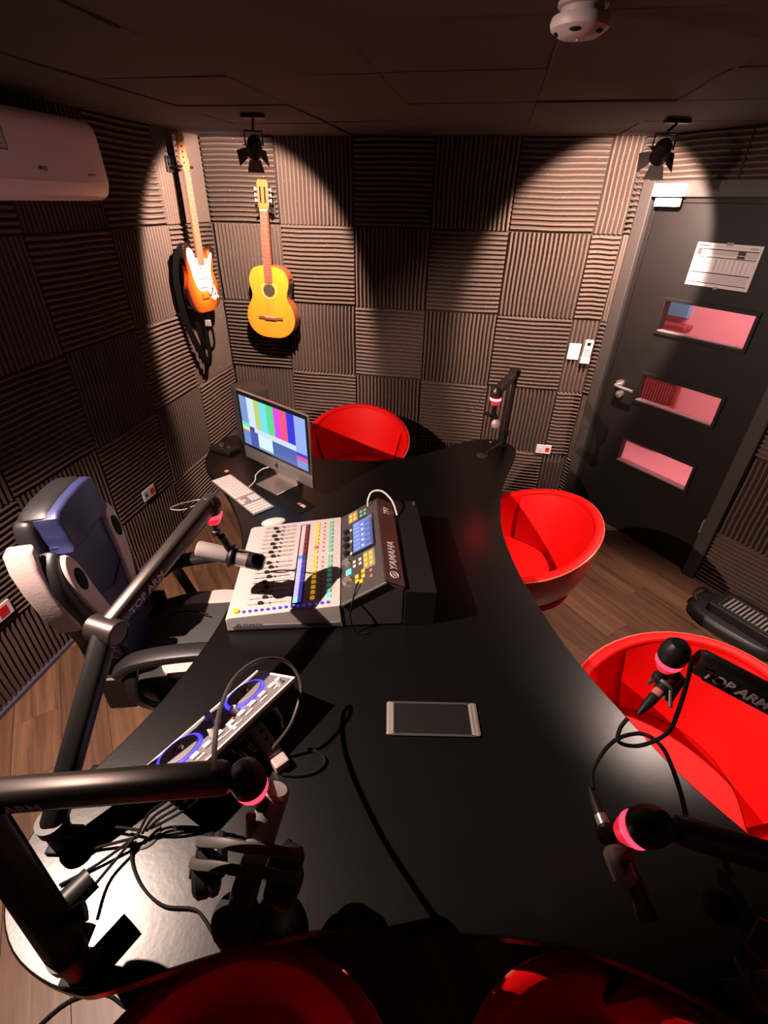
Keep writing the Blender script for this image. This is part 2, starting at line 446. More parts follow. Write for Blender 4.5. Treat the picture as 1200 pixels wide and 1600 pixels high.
for j in range(-24, 1):
    off = (j*.437) % 1*PL
    for i in range(-4, 5):
        a = org+ux*(i*PL+off-1.0)+uy*(j*PW)
        pts = [a+ux*(PL*t)+uy*(PW*q) for t in (0, .5, 1) for q in (0, 1)]
        if any(inside(p, .02) for p in pts) and all(inside(p, .45) for p in pts):
            o = bpy.data.objects.new('plank', plank_mesh(PL, PW)); COL.objects.link(o); o.location = a; o.rotation_euler = (0, 0, ang); o.parent = fl
        elif any(inside(p, .02) for p in pts):   # short cut planks near the walls
            n = 4
            for k in range(n):
                b0 = a+ux*(PL*k/n); pp = [b0+ux*(PL/n*t)+uy*(PW*q) for t in (0, 1) for q in (0, 1)]
                if any(inside(p, .02) for p in pp):
                    o = bpy.data.objects.new('plank', plank_mesh(PL/n, PW)); COL.objects.link(o); o.location = b0; o.rotation_euler = (0, 0, ang); o.parent = fl

# ceiling pads on the same half metre grid as the back wall
ce = build('ceiling', MB().box((-2.6, -1.3, ZC+.03), (4.4, 4.6, ZC+.1)), BACKING); ce['kind'] = 'structure'
nB = Vector((-dB.y, dB.x, 0))*-1                       # towards the room
if nB.y > 0: nB = -nB
cm = bpy.data.meshes.new('ceiling_panel'); _mb = MB().box((.001, .001, 0), (.5105, .5395, .03), .002)
cm.from_pydata(_mb.v, [], _mb.f); cm.materials.append(CEIL)
for i in range(-1, 8):
    for j in range(0, 9):
        p = A+dB*(i*.51)+nB*(j*.54+.54)
        if not (-2.5 < p.x < 3.2 and p.y > -1.2): continue
        q = p+dB*.25-nB*.27
        if not inside(q, .3): continue
        o = bpy.data.objects.new('ceiling_panel', cm); COL.objects.link(o); o.parent = ce
        o.location = (p.x, p.y, ZC+random.uniform(-.003, .004)); o.rotation_euler = (random.uniform(-.006, .006), random.uniform(-.006, .006), math.atan2(dB.y, dB.x))

# low skirting on the left wall
mb = MB().box((0, -.010, 0), (LL, FD-.002, .022), .002)
bs = build('baseboard_left', mb, mat('skirting_blue_grey', (.07, .06, .10), .4)); bs.matrix_world = frame(-dL, Vector((0, 0, 1)).cross(-dL), (0, 0, 1), A+dL*LL); bs['kind'] = 'structure'

# ------------------------------------------------------------------ door in the right wall
yR = Vector((0, 0, 1)).cross(dR)
door = bpy.data.objects.new('door_1', None); COL.objects.link(door); door.matrix_world = frame(dR, yR, (0, 0, 1), B); door['kind'] = 'structure'
fr = MB().box((S0, -.03, 0), (S0+.075, .10, DH), .004).box((S1-.075, -.03, 0), (S1, .10, DH), .004).box((S0+.075, -.03, DH-.075), (S1-.075, .10, DH), .004)
build('door_frame', fr, FRAMEB, door)
stp = MB().box((S0+.075, 0, 0), (S0+.10, .10, DH-.075), .002).box((S1-.10, 0, 0), (S1-.075, .10, DH-.075), .002).box((S0+.1, 0, DH-.1), (S1-.1, .10, DH-.075), .002)
build('door_stop', stp, DOORB, door)
wins = [(.405, .895, 1.375, 1.54), (.405, .895, .945, 1.105), (.405, .895, .515, .675)]
leaf = MB(); x0, x1 = S0+.10, S1-.10
zz = [0.01] + [v for w in reversed(wins) for v in (w[2], w[3])] + [DH-.10]
leaf.box((x0, .012, .01), (wins[0][0], .055, zz[-1])); leaf.box((wins[0][1], .012, .01), (x1, .055, zz[-1]))
for k in range(0, len(zz), 2): leaf.box((wins[0][0], .012, zz[k]), (wins[0][1], .055, zz[k+1]))
dl = build('door_leaf', leaf, DOORB, door)
for (a, b, c, d) in wins:
    f = MB().box((a-.02, -.001, d), (b+.02, .012, d+.02), .003).box((a-.02, -.001, c-.02), (b+.02, .012, c), .003).box((a-.02, -.001, c), (a, .012, d), .003).box((b, -.001, c), (b+.02, .012, d), .003)
    o = build('glazing_bead', f, DOORB, dl)
    f = MB().box((a, .000, c-.004), (b, .052, c+.006), .002); o = build('window_sill', f, SILL, dl)
    build('pane', MB().box((a, .030, c+.004), (b, .034, d)), GLASS, dl)
hd = MB().cyl((.268, .012, 1.010), (.268, -.006, 1.010), .026, 20).cyl((.268, -.004, 1.010), (.268, -.045, 1.010), .009, 12)
hd.tube(smooth_pts([(.268, -.045, 1.010), (.29, -.052, 1.009), (.33, -.052, 1.007), (.40, -.050, 1.005)], 4), .0095, 10)
build('door_handle', hd, SILVER, door)
build('key_rosette', MB().cyl((.285, .012, .945), (.285, -.006, .945), .024, 20).box((.281, -.012, .935), (.289, -.006, .955)), SILVER, door)
build('hinge', MB().cyl((S1-.088, .004, .3), (S1-.088, .004, .4), .008), SILVER, door)

# door contact unit, poster
def wall_thing(name, label, cat, O, d, x, z, y=0, group=None):
    yy = Vector((0, 0, 1)).cross(d); t = Thing(name, label, cat); t.o.matrix_world = frame(d, yy, (0, 0, 1), O+d*x+yy*y+Vector((0, 0, z))); return t
t = wall_thing('door_sensor', 'white rectangular alarm sensor fixed across the top of the black door', 'sensor', B, dR, .18, 2.045, -.03)
t.part('housing', MB().box((0, -.045, 0), (.17, 0, .06), .006), WHITE)
t.part('indicator', MB().cyl((.085, -.045, .03), (.085, -.047, .03), .004, 10), PNK)
t.part('lower_bracket', MB().box((.018, -.03, -.045), (.155, .0, -.006), .003), WHITE)
t.part('bracket_outline', MB().box((.024, -.032, -.012), (.149, -.03, -.010)).box((.024, -.032, -.038), (.026, -.03, -.01)).box((.147, -.032, -.038), (.149, -.03, -.01)), GREY)

t = wall_thing('notice_sheet', 'white printed notice sheet taped to the black door above the top pane', 'notice', B, dR, .475, 1.640, .010)
t.part('sheet', MB().box((0, -.002, 0), (.33, 0, .205)), mat('paper', (.62, .56, .56), .6))
k = (.02, .015, .016); g1 = (.30, .25, .26); g2 = (.46, .41, .42)
rects = [(.012, .188, .065, .195, k), (.07, .190, .26, .192, g1), (.27, .187, .31, .194, g1),
         (.012, .174, .318, .179, k), (.012, .148, .036, .174, (.05, .03, .03)), (.036, .152, .222, .172, g2), (.222, .158, .260, .174, k), (.222, .143, .262, .155, k), (.012, .138, .318, .142, k), (.26, .145, .318, .17, g2)]
for i in range(7): rects.append((.014, .126-i*.008, .085+.02*((i*37) % 5)/5, .128-i*.008, g1))
for i in range(8): rects.append((.125+i*.023, .076, .128+i*.023, .134, g2 if i % 2 else g1))
rects += [(.012, .064, .318, .069, k), (.012, .016, .318, .020, k)]
for i in range(5): rects.append((.016, .026+i*.0075, .31, .0285+i*.0075, g1))
picture('print', rects, frame((1, 0, 0), (0, 0, 1), (0, -1, 0), (0, -.002, 0)), PRINT, t.o)
t.part('tape', MB().box((.15, -.0035, .198), (.185, -.001, .212)), GREY)
t.part('tape', MB().box((.16, -.0035, -.008), (.18, -.001, .004)), GREY)

# ------------------------------------------------------------------ corridor seen through the door panes
def Rw(s, y, z): return B+dR*s+yR*y+Vector((0, 0, z))
MR = frame(dR, yR, (0, 0, 1), B)
def struct(name, mb, m):
    o = build(name, mb, m); o.matrix_world = MR; o['kind'] = 'structure'; return o
struct('wall_corridor', MB().box((-1.2, 1.55, -.35), (4.2, 1.62, 2.6)), PINKW)
struct('wall_corridor_end', MB().box((-1.27, .14, -.35), (-1.2, 1.62, 2.6)), PINKW)
struct('wall_corridor_right', MB().box((4.2, .14, -.35), (4.27, 1.62, 2.6)), PINKW)
struct('floor_corridor', MB().box((-1.27, .14, -.40), (4.27, 1.62, -.004)), PINKF)
pl = bpy.data.lights.new('corridor_lamp', 'AREA'); pl.shape = 'RECTANGLE'; pl.size = 2.4; pl.size_y = .5; pl.energy = 85; pl.color = (1, .30, .33)
po = bpy.data.objects.new('corridor_lamp', pl); COL.objects.link(po); po.matrix_world = MR @ Matrix.Translation((1.2, .85, 2.30))
def corr(name, label, cat, x, y, z):
    t = Thing(name, label, cat); t.o.matrix_world = MR @ Matrix.Translation((x, y, z)); return t
t = corr('blue_patch', 'blue board in place of a differently lit ceiling, with a dark shelf seen through the top door pane', 'patch', -.56, 1.50, 1.12)
t.part('patch', MB().box((0, 0, .08), (.30, .045, .40), .004), BLUEP)  # bluish light on the ceiling beyond is put into this panel's colour
t.part('shelf', MB().box((-.02, -.10, 0), (.36, .045, .03), .004), BROWNL)
t = corr('louvre_shutter', 'reddish slatted shutter seen through the middle door pane', 'shutter', -.62, 1.46, .08)
t.part('shutter_frame', MB().box((0, 0, 0), (.03, .04, .62)).box((.50, 0, 0), (.53, .04, .62)).box((.03, 0, .59), (.5, .04, .62)).box((.03, 0, 0), (.5, .04, .03)), BROWNL)
for i in range(17):
    t.part('slat', MB().box((.042+i*.027, .008, .03), (.058+i*.027, .032, .59)), BROWNL)
t.part('brace', MB().tube([(.2, -.02, .12), (.34, -.02, .34), (.56, -.02, .40)], .014, 8), BROWNL)

# ------------------------------------------------------------------ table
outline = [(-.507,.252),(-.555,.249),(-.635,.268),(-.71,.305),(-.765,.36),(-.797,.43),(-.803,.52),(-.777,.60),(-.733,.675),(-.66,.83),(-.603,1.01),(-.565,1.20),(-.56,1.42),(-.625,1.70),(-.72,1.92),(-.83,2.11),(-.93,2.24),(-1.00,2.36),(-1.03,2.48),(-1.03,2.62),(-.98,2.74),(-.88,2.80),(-.76,2.77),(-.62,2.62),(-.449,2.49),(-.25,2.455),(-.05,2.46),(.134,2.512),(.27,2.585),(.40,2.68),(.52,2.76),(.632,2.79),(.73,2.77),(.785,2.68),(.775,2.58),(.70,2.40),(.62,2.19),(.565,1.95),(.54,1.75),(.55,1.50),(.59,1.27),(.641,1.06),(.72,.86),(.79,.70),(.88,.56),(.97,.45),(1.03,.35),(1.04,.24),(.98,.15),(.87,.13),(.74,.20),(.60,.27),(.44,.325),(.279,.345),(.123,.352),(-.059,.353),(-.18,.338),(-.296,.312),(-.41,.28)]
tb = Thing('studio_table', 'large black star-shaped studio table with curved edges in the middle of the room', 'table', (0, 1.4, 0))
ol = [(v.x, v.y-1.4) for v in smooth_pts([(x, y, 0) for x, y in outline], 3, True)]
top = MB().prism(ol, .718, .75, bev=.004, mi=0)
tb.part('tabletop', top, TABLE)
def edge_band():
    m = MB(); n = len(ol)
    return m
for (x, y, w, d, r) in ((-.62, -.85, .30, .30, 0), (.66, -.95, .30, .30, 0), (-.62, 1.05, .30, .30, 0), (.42, .95, .28, .28, 0), (0, -.05, .62, .5, 0)):
    tb.part('pedestal', MB().box((x-w/2, y-d/2, 0), (x+w/2, y+d/2, .718), .01), BLKM)
# cable flap
cf = tb.part('cable_flap', MB().box((.030, -.618, .75), (.274, -.521, .7535), .0015), BLK)
for xx, nm in ((.032, 0), (.272, 1)):
    s = -1 if nm == 0 else 1
    tb.part('flap_end', MB().box((xx-.012, -.622, .75), (xx+.012, -.517, .757), .0055).box((xx-.003-s*.006, -.612, .7565), (xx+.003-s*.006, -.527, .7585), .0008), GREY, parent=cf)
tb.part('flap_rim', MB().box((.035, -.523, .7535), (.268, -.516, .756), .001).box((.035, -.624, .7535), (.268, -.617, .756), .001), DGREY, parent=cf)
tb.part('grommet', MB().lathe([(.034, .75), (.034, .753), (.028, .755), (.001, .755)], 24, Matrix.Translation((-.54, -.88, 0))), DGREY)
tb.part('grommet', MB().lathe([(.034, .75), (.034, .753), (.028, .755), (.001, .755)], 24, Matrix.Translation((.57, 1.15, 0))), DGREY)
tb.part('screw_cap', MB().lathe([(.008, .75), (.008, .752), (.001, .753)], 12, Matrix.Translation((.655, 1.345, 0))), TAN)
tb.part('screw_cap', MB().lathe([(.012, .75), (.012, .752), (.001, .753)], 12, Matrix.Translation((-.86, .89, 0))), TAN)

# ------------------------------------------------------------------ red tub chairs
def tub_radius(t, R): return R*(1-(1-t)**2.4)**(1/2.4)
def make_tub(label, loc, rz):
    t = Thing('tub_chair', label, 'chair', loc, rz, 'red tub chairs around the table')
    R, z0, zt = .345, .30, .80; NA = 48
    def hgt(a):   # rim height, back at local -x
        k = (1-math.cos(a))/2; return .575+.215*k**1.15
    def surf(Rr, zlo, inner=0):
        vs = []; fs = []; NT = 12
        for j in range(NT+1):
            for i in range(NA):
                a = 2*PI*i/NA; h = hgt(a)-(.0 if not inner else -.002); z = zlo+(h-zlo)*j/NT
                r = tub_radius(min(1, max(.03, (z-z0)/(zt-z0)+.02)), Rr); vs.append((r*math.cos(a), r*math.sin(a), z))
        for j in range(NT):
            for i in range(NA): i2 = (i+1) % NA; fs.append((j*NA+i, j*NA+i2, (j+1)*NA+i2, (j+1)*NA+i))
        return vs, fs
    vs, fs = surf(R, z0); t.part('shell', MB().add(vs, fs, True).lathe([(.001, z0-.005), (.11, z0-.004), (.125, z0+.012)], NA), REDG)
    vs, fs = surf(R-.035, .40, 1); t.part('lining', MB().add(vs, fs, True), RED)
    vs = []; fs = []                                                   # padded rim between lining and shell
    for i in range(NA):
        a = 2*PI*i/NA; h = hgt(a); r1 = tub_radius(min(1, (h-z0)/(zt-z0)+.02), R); r0 = r1-.037
        for k in range(6):
            b = PI*k/5; rr = (r0+r1)/2+(r1-r0)/2*math.cos(b); vs.append((rr*math.cos(a), rr*math.sin(a), h+.011*math.sin(b)))
    for i in range(NA):
        i2 = (i+1) % NA
        for k in range(5): fs.append((i*6+k, i2*6+k, i2*6+k+1, i*6+k+1))
    t.part('rim', MB().add(vs, fs, True), RED)
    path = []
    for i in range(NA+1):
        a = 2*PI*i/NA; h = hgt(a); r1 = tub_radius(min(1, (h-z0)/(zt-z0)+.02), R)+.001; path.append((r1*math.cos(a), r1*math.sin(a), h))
    t.part('rim_highlight', MB().tube(path, .0042, 8, caps=False), REDRIM)  # lamp highlight along the rim, painted as a paler coral line
    # seat cushion and the back cushion with its straight lower edge
    t.part('seat', MB().lathe([(.001, .40), (.26, .40), (.283, .42), (.283, .445), (.262, .465), (.001, .475)], 36), RED)
    vs = []; fs = []; n = 18; m = 8
    for j in range(m+1):
        for i in range(n+1):
            a = PI-1.25+2.5*i/n; z = .47+(hgt(a)-.012-.47)*j/m
            r = tub_radius((z-z0)/(zt-z0)+.02, R)-.037; chord = abs(math.cos(a))
            thick = .055*math.sin(PI*min(1, (i+.4)/(n+.8)))**.5*(1-1.0*(j/m)**3)
            r -= thick; vs.append((r*math.cos(a), r*math.sin(a), z))
    for j in range(m):
        for i in range(n): fs.append((j*(n+1)+i, j*(n+1)+i+1, (j+1)*(n+1)+i+1, (j+1)*(n+1)+i))
    t.part('back_cushion', MB().add(vs, fs, True), RED)
    t.part('column', MB().lathe([(.035, .02), (.035, .24), (.05, .26), (.09, .297)], 20), CHROME)
    t.part('base', MB().lathe([(.001, 0), (.21, 0), (.21, .008), (.18, .016), (.04, .026), (.001, .026)], 36), CHROME)
    return t
tc1 = make_tub('red tub chair standing against the back wall behind the computer', (-.185, 2.90, 0), -PI/2)
def dup(src, label, loc, rz):
    c = copy_tree(src.o); c.location = loc; c.rotation_euler = (0, 0, rz); c['label'] = label; return c
dup(tc1, 'red tub chair on the right between table and door', (.665, 1.885, 0), PI+.12)
dup(tc1, 'red tub chair at the right edge of the picture behind the boom arm', (.915, .85, 0), PI+.50)
dup(tc1, 'shadowed red tub chair at the bottom edge left of centre', (-.27, .04, 0), PI*.75)
dup(tc1, 'shadowed red tub chair at the bottom edge right of centre', (.47, .03, 0), PI*.25)

# ------------------------------------------------------------------ gaming chair (local +x is forward)
g = Thing('gaming_chair', 'navy, black and white racing style gaming chair at the left wall', 'chair', (-.70, 1.305, 0), math.radians(6))
half = [(.0, .50), (.19, .50), (.225, .58), (.235, .66), (.23, .74), (.25, .84), (.275, .94), (.285, 1.02), (.265, 1.09), (.215, 1.13), (.20, 1.16), (.185, 1.20), (.15, 1.225), (.0, 1.23)]
poly = [(y, z) for y, z in half] + [(-y, z) for y, z in half[-2:0:-1]]
poly2 = [(v.x, v.y) for v in smooth_pts([(y, z, 0) for y, z in poly], 3, True)]
tilt = Matrix.Translation((-.30, 0, .50)) @ Matrix.Rotation(-.12, 4, 'Y') @ Matrix.Translation((0, 0, -.50))
# prism axes: (x, y, z) -> chair (z as thickness in x)
MX = tilt @ Matrix.Translation((0, 0, .5)) @ Matrix.Diagonal((1, .86, .96, 1)) @ Matrix.Translation((0, 0, -.5)) @ Matrix(((0, 0, 1, 0), (1, 0, 0, 0), (0, 1, 0, 0), (0, 0, 0, 1)))
bk = g.part('backrest', MB().prism([(a*.90, b) for a, b in poly2], -.025, .035, MX, bev=.02, smooth=True), BLKL)
for s in (-1, 1):
    wing = [(s*.150, .60), (s*.20, .62), (s*.236, .70), (s*.245, .82), (s*.272, .93), (s*.283, 1.03), (s*.25, 1.10), (s*.19, 1.12), (s*.175, 1.0), (s*.165, .85), (s*.155, .70)]
    wing = [(v.x, v.y) for v in smooth_pts([(a, b, 0) for a, b in wing], 3, True)]
    g.part('side_bolster', MB().prism([(a*.90, b) for a, b in wing], .02, .080, MX, bev=.022, smooth=True), BLKL, parent=bk)
    edge = [(s*.262, .80), (s*.288, .90), (s*.300, 1.02), (s*.298, 1.12), (s*.275, 1.19), (s*.235, 1.20), (s*.24, 1.16), (s*.262, 1.10), (s*.262, 1.0), (s*.25, .90), (s*.238, .82)]
    g.part('edge_panel', MB().prism([(a*.88, 1.0+(b-1.0)*.88) for a, b in edge], -.034, .050, MX, bev=.012, smooth=True), WHTL, parent=bk, label='white outer edge panel')
    ins = [(s*.085, .70), (s*.150, .79), (s*.195, .90), (s*.215, 1.0), (s*.208, 1.07), (s*.172, 1.10), (s*.138, 1.04), (s*.125, .93), (s*.105, .82)]
    ins = [(v.x, v.y) for v in smooth_pts([(a, b, 0) for a, b in ins], 3, True)]
    ip = g.part('side_insert', MB().prism(ins, .072, .096, MX, bev=.006, smooth=True), WHTL, parent=bk, label='white teardrop insert')
    g.part('strap_hole', MB().lathe([(.001, 0), (.030, 0), (.030, .007), (.001, .007)], 24, MX @ Matrix.Translation((s*.172, 1.0, .0935)) @ Matrix.Diagonal((.78, 1.45, 1, 1))), BLKM, label='black oval strap hole')
    g.o.children[-1].parent = bk
cen = [(-.11, .53), (.11, .53), (.135, .66), (.142, .85), (.150, 1.0), (.15, 1.12), (-.15, 1.12), (-.150, 1.0), (-.142, .85), (-.135, .66)]
g.part('centre_panel', MB().prism(cen, .03, .080, MX, bev=.018, smooth=True), NAVY, parent=bk, label='navy leather centre panel')
for (z, dz) in ((.70, .05), (.88, -.04)):
    g.part('seam', MB().tube([tuple(MX @ Vector((y, z+dz*(1-abs(y)/.12), .082))) for y in (-.118, -.06, 0, .06, .118)], .003, 6), BLKL, parent=bk)
hr = [(-.17, 1.085), (.17, 1.085), (.19, 1.12), (.19, 1.18), (.16, 1.245), (-.16, 1.245), (-.19, 1.18), (-.19, 1.12)]
hr = [(v.x, v.y) for v in smooth_pts([(a*.92, b, 0) for a, b in hr], 3, True)]
g.part('headrest', MB().prism([(a*.82, b) for a, b in hr], -.018, .10, MX, bev=.035, smooth=True), BLKL)
g.part('headrest_front', MB().prism([(a*.83, (b-1.14)*.93+1.14) for a, b in hr], .035, .114, MX, bev=.012, smooth=True), NAVY, label='navy front of the headrest')
sp = [(-.25, -.22), (.20, -.26), (.26, -.20), (.275, 0), (.26, .20), (.20, .26), (-.25, .22)]
sp = [(v.x, v.y) for v in smooth_pts([(a, b, 0) for a, b in sp], 3, True)]
g.part('seat', MB().prism(sp, .42, .52, None, bev=.03, smooth=True), BLKL)
cs = [(-.22, -.13), (.22, -.15), (.27, 0), (.22, .15), (-.22, .13)]
g.part('seat_panel', MB().prism([(v.x, v.y) for v in smooth_pts([(a, b, 0) for a, b in cs], 3, True)], .50, .533, None, bev=.012, smooth=True), GRYL)
for s in (-1, 1):
    pts = [(.02+.15*math.cos(a), s*(.155+.085*math.sin(a))) for a in [PI*i/14 for i in range(15)]]
    g.part('seat_insert', MB().prism(pts, .50, .536, None, bev=.006, smooth=True), WHTL, label='pale half-round seat insert')
    path = smooth_pts([(-.22, s*.265, .63), (-.16, s*.265, .675), (-.04, s*.265, .70), (.10, s*.265, .705), (.20, s*.265, .685), (.235, s*.265, .65)], 5)
    am = g.part('armrest', MB().tube(path, 1, 14, oval=(.034, .020), up=(0, 0, 1)), BLKL)
    g.part('armrest_bracket', MB().tube(smooth_pts([(-.17, s*.265, .66), (-.17, s*.31, .55), (-.10, s*.26, .42), (.0, s*.14, .405)], 5), 1, 10, oval=(.022, .012)).tube(smooth_pts([(.17, s*.265, .66), (.15, s*.31, .55), (.08, s*.26, .42), (.0, s*.14, .405)], 5), 1, 10, oval=(.022, .012)), BLK, parent=am)
for s in (-1, 1): g.part('back_hinge', MB().box((-.30, min(s*.2, s*.23), .44), (-.20, max(s*.2, s*.23), .60), .01), BLK)
g.part('gas_lift', MB().cyl((0, 0, .09), (0, 0, .30), .025).cyl((0, 0, .28), (0, 0, .42), .04).box((-.12, -.08, .39), (.12, .08, .42), .01), BLK)
for i in range(5):
    a = 2*PI*i/5+.3; c, s_ = math.cos(a), math.sin(a)
    lg = g.part('leg', MB().tube([(0, 0, .095), (c*.16, s_*.16, .085), (c*.31, s_*.31, .062)], [.03, .022, .016], 10), BLK)
    g.part('caster', MB().cyl((c*.32-s_*.022, s_*.32+c*.022, .027), (c*.32+s_*.022, s_*.32-c*.022, .027), .026, 16), BLK, parent=lg)

for c_ in g.o.children:
    if c_.name.split('.')[0] in ('seat', 'seat_panel', 'seat_insert', 'armrest', 'gas_lift', 'leg'): c_.location.y = .045
# ------------------------------------------------------------------ boom arms
UPZ = Vector((0, 0, 1))
def tally(t, p, h=Vector((0, 0, -1)), s=1.0, led=None):
    """pivot ball, red ring light and mount hanging from an arm end at p along h"""
    q = h.to_track_quat('Z', 'Y').to_matrix().to_4x4(); T = Matrix.Translation(p) @ q
    t.part('pivot', MB().lathe([(.001, -.034*s), (.018*s, -.030*s), (.029*s, -.016*s), (.032*s, 0), (.032*s, .022*s), (.027*s, .030*s), (.001, .031*s)], 24, T), ARM if s > .94 else BLK, True)
    t.part('tally_light', MB().lathe([(.001, .031*s), (.0285*s, .031*s), (.0305*s, .035*s), (.029*s, .042*s), (.001, .043*s)], 24, T), led or LEDR, True, label='glowing red ring light')
    t.part('light_cone', MB().lathe([(.001, .043*s), (.027*s, .043*s), (.024*s, .055*s), (.017*s, .068*s), (.001, .069*s)], 24, T), LEDRC, True)
    t.part('mount_stem', MB().lathe([(.001, .066*s), (.009*s, .066*s), (.009*s, .095*s), (.014*s, .098*s), (.014*s, .112*s), (.001, .112*s)], 16, T), BLK, True)
def segment(t, a, b, w=.026, h=.030, text=None, side=1, lit=ARM, n=16, flip=False, where=.35, up=None):
    a = Vector(a); b = Vector(b); d = (b-a).normalized()
    o = t.part('arm_tube', MB().tube([a, a+d*.01, b-d*.01, b], [.86, 1, 1, .86], 20, oval=(w, h), up=up or (0, 0, 1)), lit, True)
    up_ = Vector(up) if up else UPZ
    sd = d.cross(up_).normalized(); un = sd.cross(d)
    if un.z < 0: un = -un
    t.part('cable_channel', MB().tube([a+d*.03-un*(h*.72), b-d*.03-un*(h*.72)], 1, 12, oval=(w*.82, h*.42), up=up or (0, 0, 1)), BLKM, True, parent=o)
    if text:
        sdn = sd*side; xdir = -d if flip else d; yd = (sdn).cross(xdir)
        pos = a+(b-a)*where+sdn*(w+.0006)-yd*.013
        mt = frame(xdir, yd, sdn, pos-t.loc)
        lettering(text, .030, mt, TXT, o, ext=.0005, bold=.0006)
    return o
TXT = mat('white_lettering', (.70, .62, .60), .5)
def elbow(t, p, ax=Vector((1, 0, 0)), r=.036, l=.036):
    t.part('elbow_joint', MB().cyl(Vector(p)-ax*l, Vector(p)+ax*l, r*.80, 24).ring(Vector(p)+ax*l, r*.72, .003, M=ax.to_track_quat('Z', 'Y').to_matrix().to_4x4()), ARM, True)
def clamp(t, p, edge):
    p = Vector(p); e = Vector(edge)
    t.part('desk_clamp', MB().box(p+Vector((-.03, -.03, -.0)), p+Vector((.03, .03, .012)), .004).cyl(p+Vector((0, 0, .01)), p+Vector((0, 0, .075)), .026, 20).cyl(p+Vector((0, 0, .075)), p+Vector((0, 0, .10)), .031, 20), BLK, True)
    t.part('clamp_knob', MB().cyl(p+Vector((0, 0, .05))+e*.02, p+Vector((0, 0, .05))+e*.052, .014, 12), BLK, True)

arms = 'microphone boom arms clamped to the table'
# far right
b = Vector((.715, 2.700, .75)); t = Thing('boom_arm', 'black boom arm with red ring light at the far corner of the table', 'boom arm', b, group=arms)
clamp(t, b, (0, -1, 0)); b1 = b+Vector((0, 0, .09)); e = Vector((.725, 2.725, 1.19)); tip = Vector((.551, 2.345, 1.205))
segment(t, b1, e, .022, .025, up=(0, 1, 0)); elbow(t, e, Vector((.91, -.41, 0)).normalized(), .028, .028); segment(t, e, tip, .022, .025, None); tally(t, tip, s=.95, led=LEDFAR)
t.part('clamp_collar', MB().cyl(b+Vector((0, 0, .10)), b+Vector((0, 0, .112)), .024, 20), CHROME, True)
armfar = t
# left, over the mixer
b = Vector((-.715, .500, .75)); t = Thing('boom_arm', 'grey boom arm with red ring light rising in front of the gaming chair', 'boom arm', b, group=arms)
clamp(t, b, (1, 0, 0)); e = P(166, 985, 1.15); tip = P(328, 786, 1.25)
segment(t, b+Vector((0, 0, .08)), e, .025, .029, up=(0, 1, .2), lit=BLK); elbow(t, e, Vector((.95, -.3, 0)).normalized(), .040, .036); segment(t, e, tip, .021, .026, 'TOP ARM', 1, where=.13)
tally(t, tip+Vector((0, 0, -.005)), s=.95)
# left, nearest to the camera
b = Vector((-.560, .285, .75)); t = Thing('boom_arm', 'dark boom arm at the lower left, with the headphones hanging from it', 'boom arm', b, group=arms)
clamp(t, b, (0, 1, 0)); tip = P(385, 1215, 1.20); e = tip+(P(0, 1243, 1.17)-tip)*1.14
segment(t, b+Vector((0, 0, .08)), e, .025, .029, up=(0, 1, .2), lit=BLK); elbow(t, e, Vector((0, 1, 0)), .04, .034); segment(t, e, tip+Vector((-.03, 0, 0)), .023, .027, 'TOP ARM', 1, where=.02)
tally(t, tip, Vector((.12, .06, -1)).normalized(), .92)
t.part('tension_knob', MB().cyl((-.60, .33, .87), (-.56, .39, .87), .024, 14).cyl((-.575, .30, .90), (-.53, .33, .90), .018, 12), BLK, True)
# right, upper
b = Vector((.985, .36, .75)); t = Thing('boom_arm', 'dark boom arm with white lettering reaching in over the red chair at the right', 'boom arm', b, group=arms)
clamp(t, b, (0, 1, 0)); tip = P(1055, 1018, 1.25); e = tip+(P(1200, 1092, 1.20)-tip)*2.1
segment(t, b+Vector((0, 0, .08)), e, .026, .030, up=(0, 1, .2)); elbow(t, e, Vector((0, 1, 0)), .036, .034); segment(t, tip+Vector((.035, -.015, -.005)), e, .021, .026, 'TOP ARM', 1, lit=ARM, where=.05)
tally(t, tip, Vector((0, .1, -1)).normalized(), .86)
# right, lower
b = Vector((.90, .235, .75)); t = Thing('boom_arm', 'black boom arm with red ring light at the lower right, second from the top', 'boom arm', b, group=arms)
clamp(t, b, (0, 1, 0)); tip = P(1018, 1290, 1.20); e = tip+(P(1200, 1342, 1.16)-tip)*2.2
segment(t, b+Vector((0, 0, .08)), e, .026, .030, up=(0, 1, .2)); elbow(t, e, Vector((0, 1, 0)), .036, .034); segment(t, tip+Vector((.035, -.003, 0)), e, .018, .022, None)
tally(t, tip, Vector((-.45, .25, -1)).normalized(), .92)
# lowest right, in the dark
b = Vector((.70, .26, .75)); t = Thing('boom_arm', 'almost black boom arm at the lower right corner in shadow', 'boom arm', b, group=arms)
clamp(t, b, (0, 1, 0)); e = Vector((.70, .10, 1.12)); tip = P(1125, 1415, 1.10)
segment(t, b+Vector((0, 0, .08)), e, .026, .030, up=(0, 1, .2), lit=BLK); elbow(t, e, Vector((0, 1, 0)), .034, .034); segment(t, tip+Vector((.03, -.03, 0)), e, .022, .026, None, lit=BLK)
t.part('pivot', MB().ball(tip, .024, 18), BLKM, True)

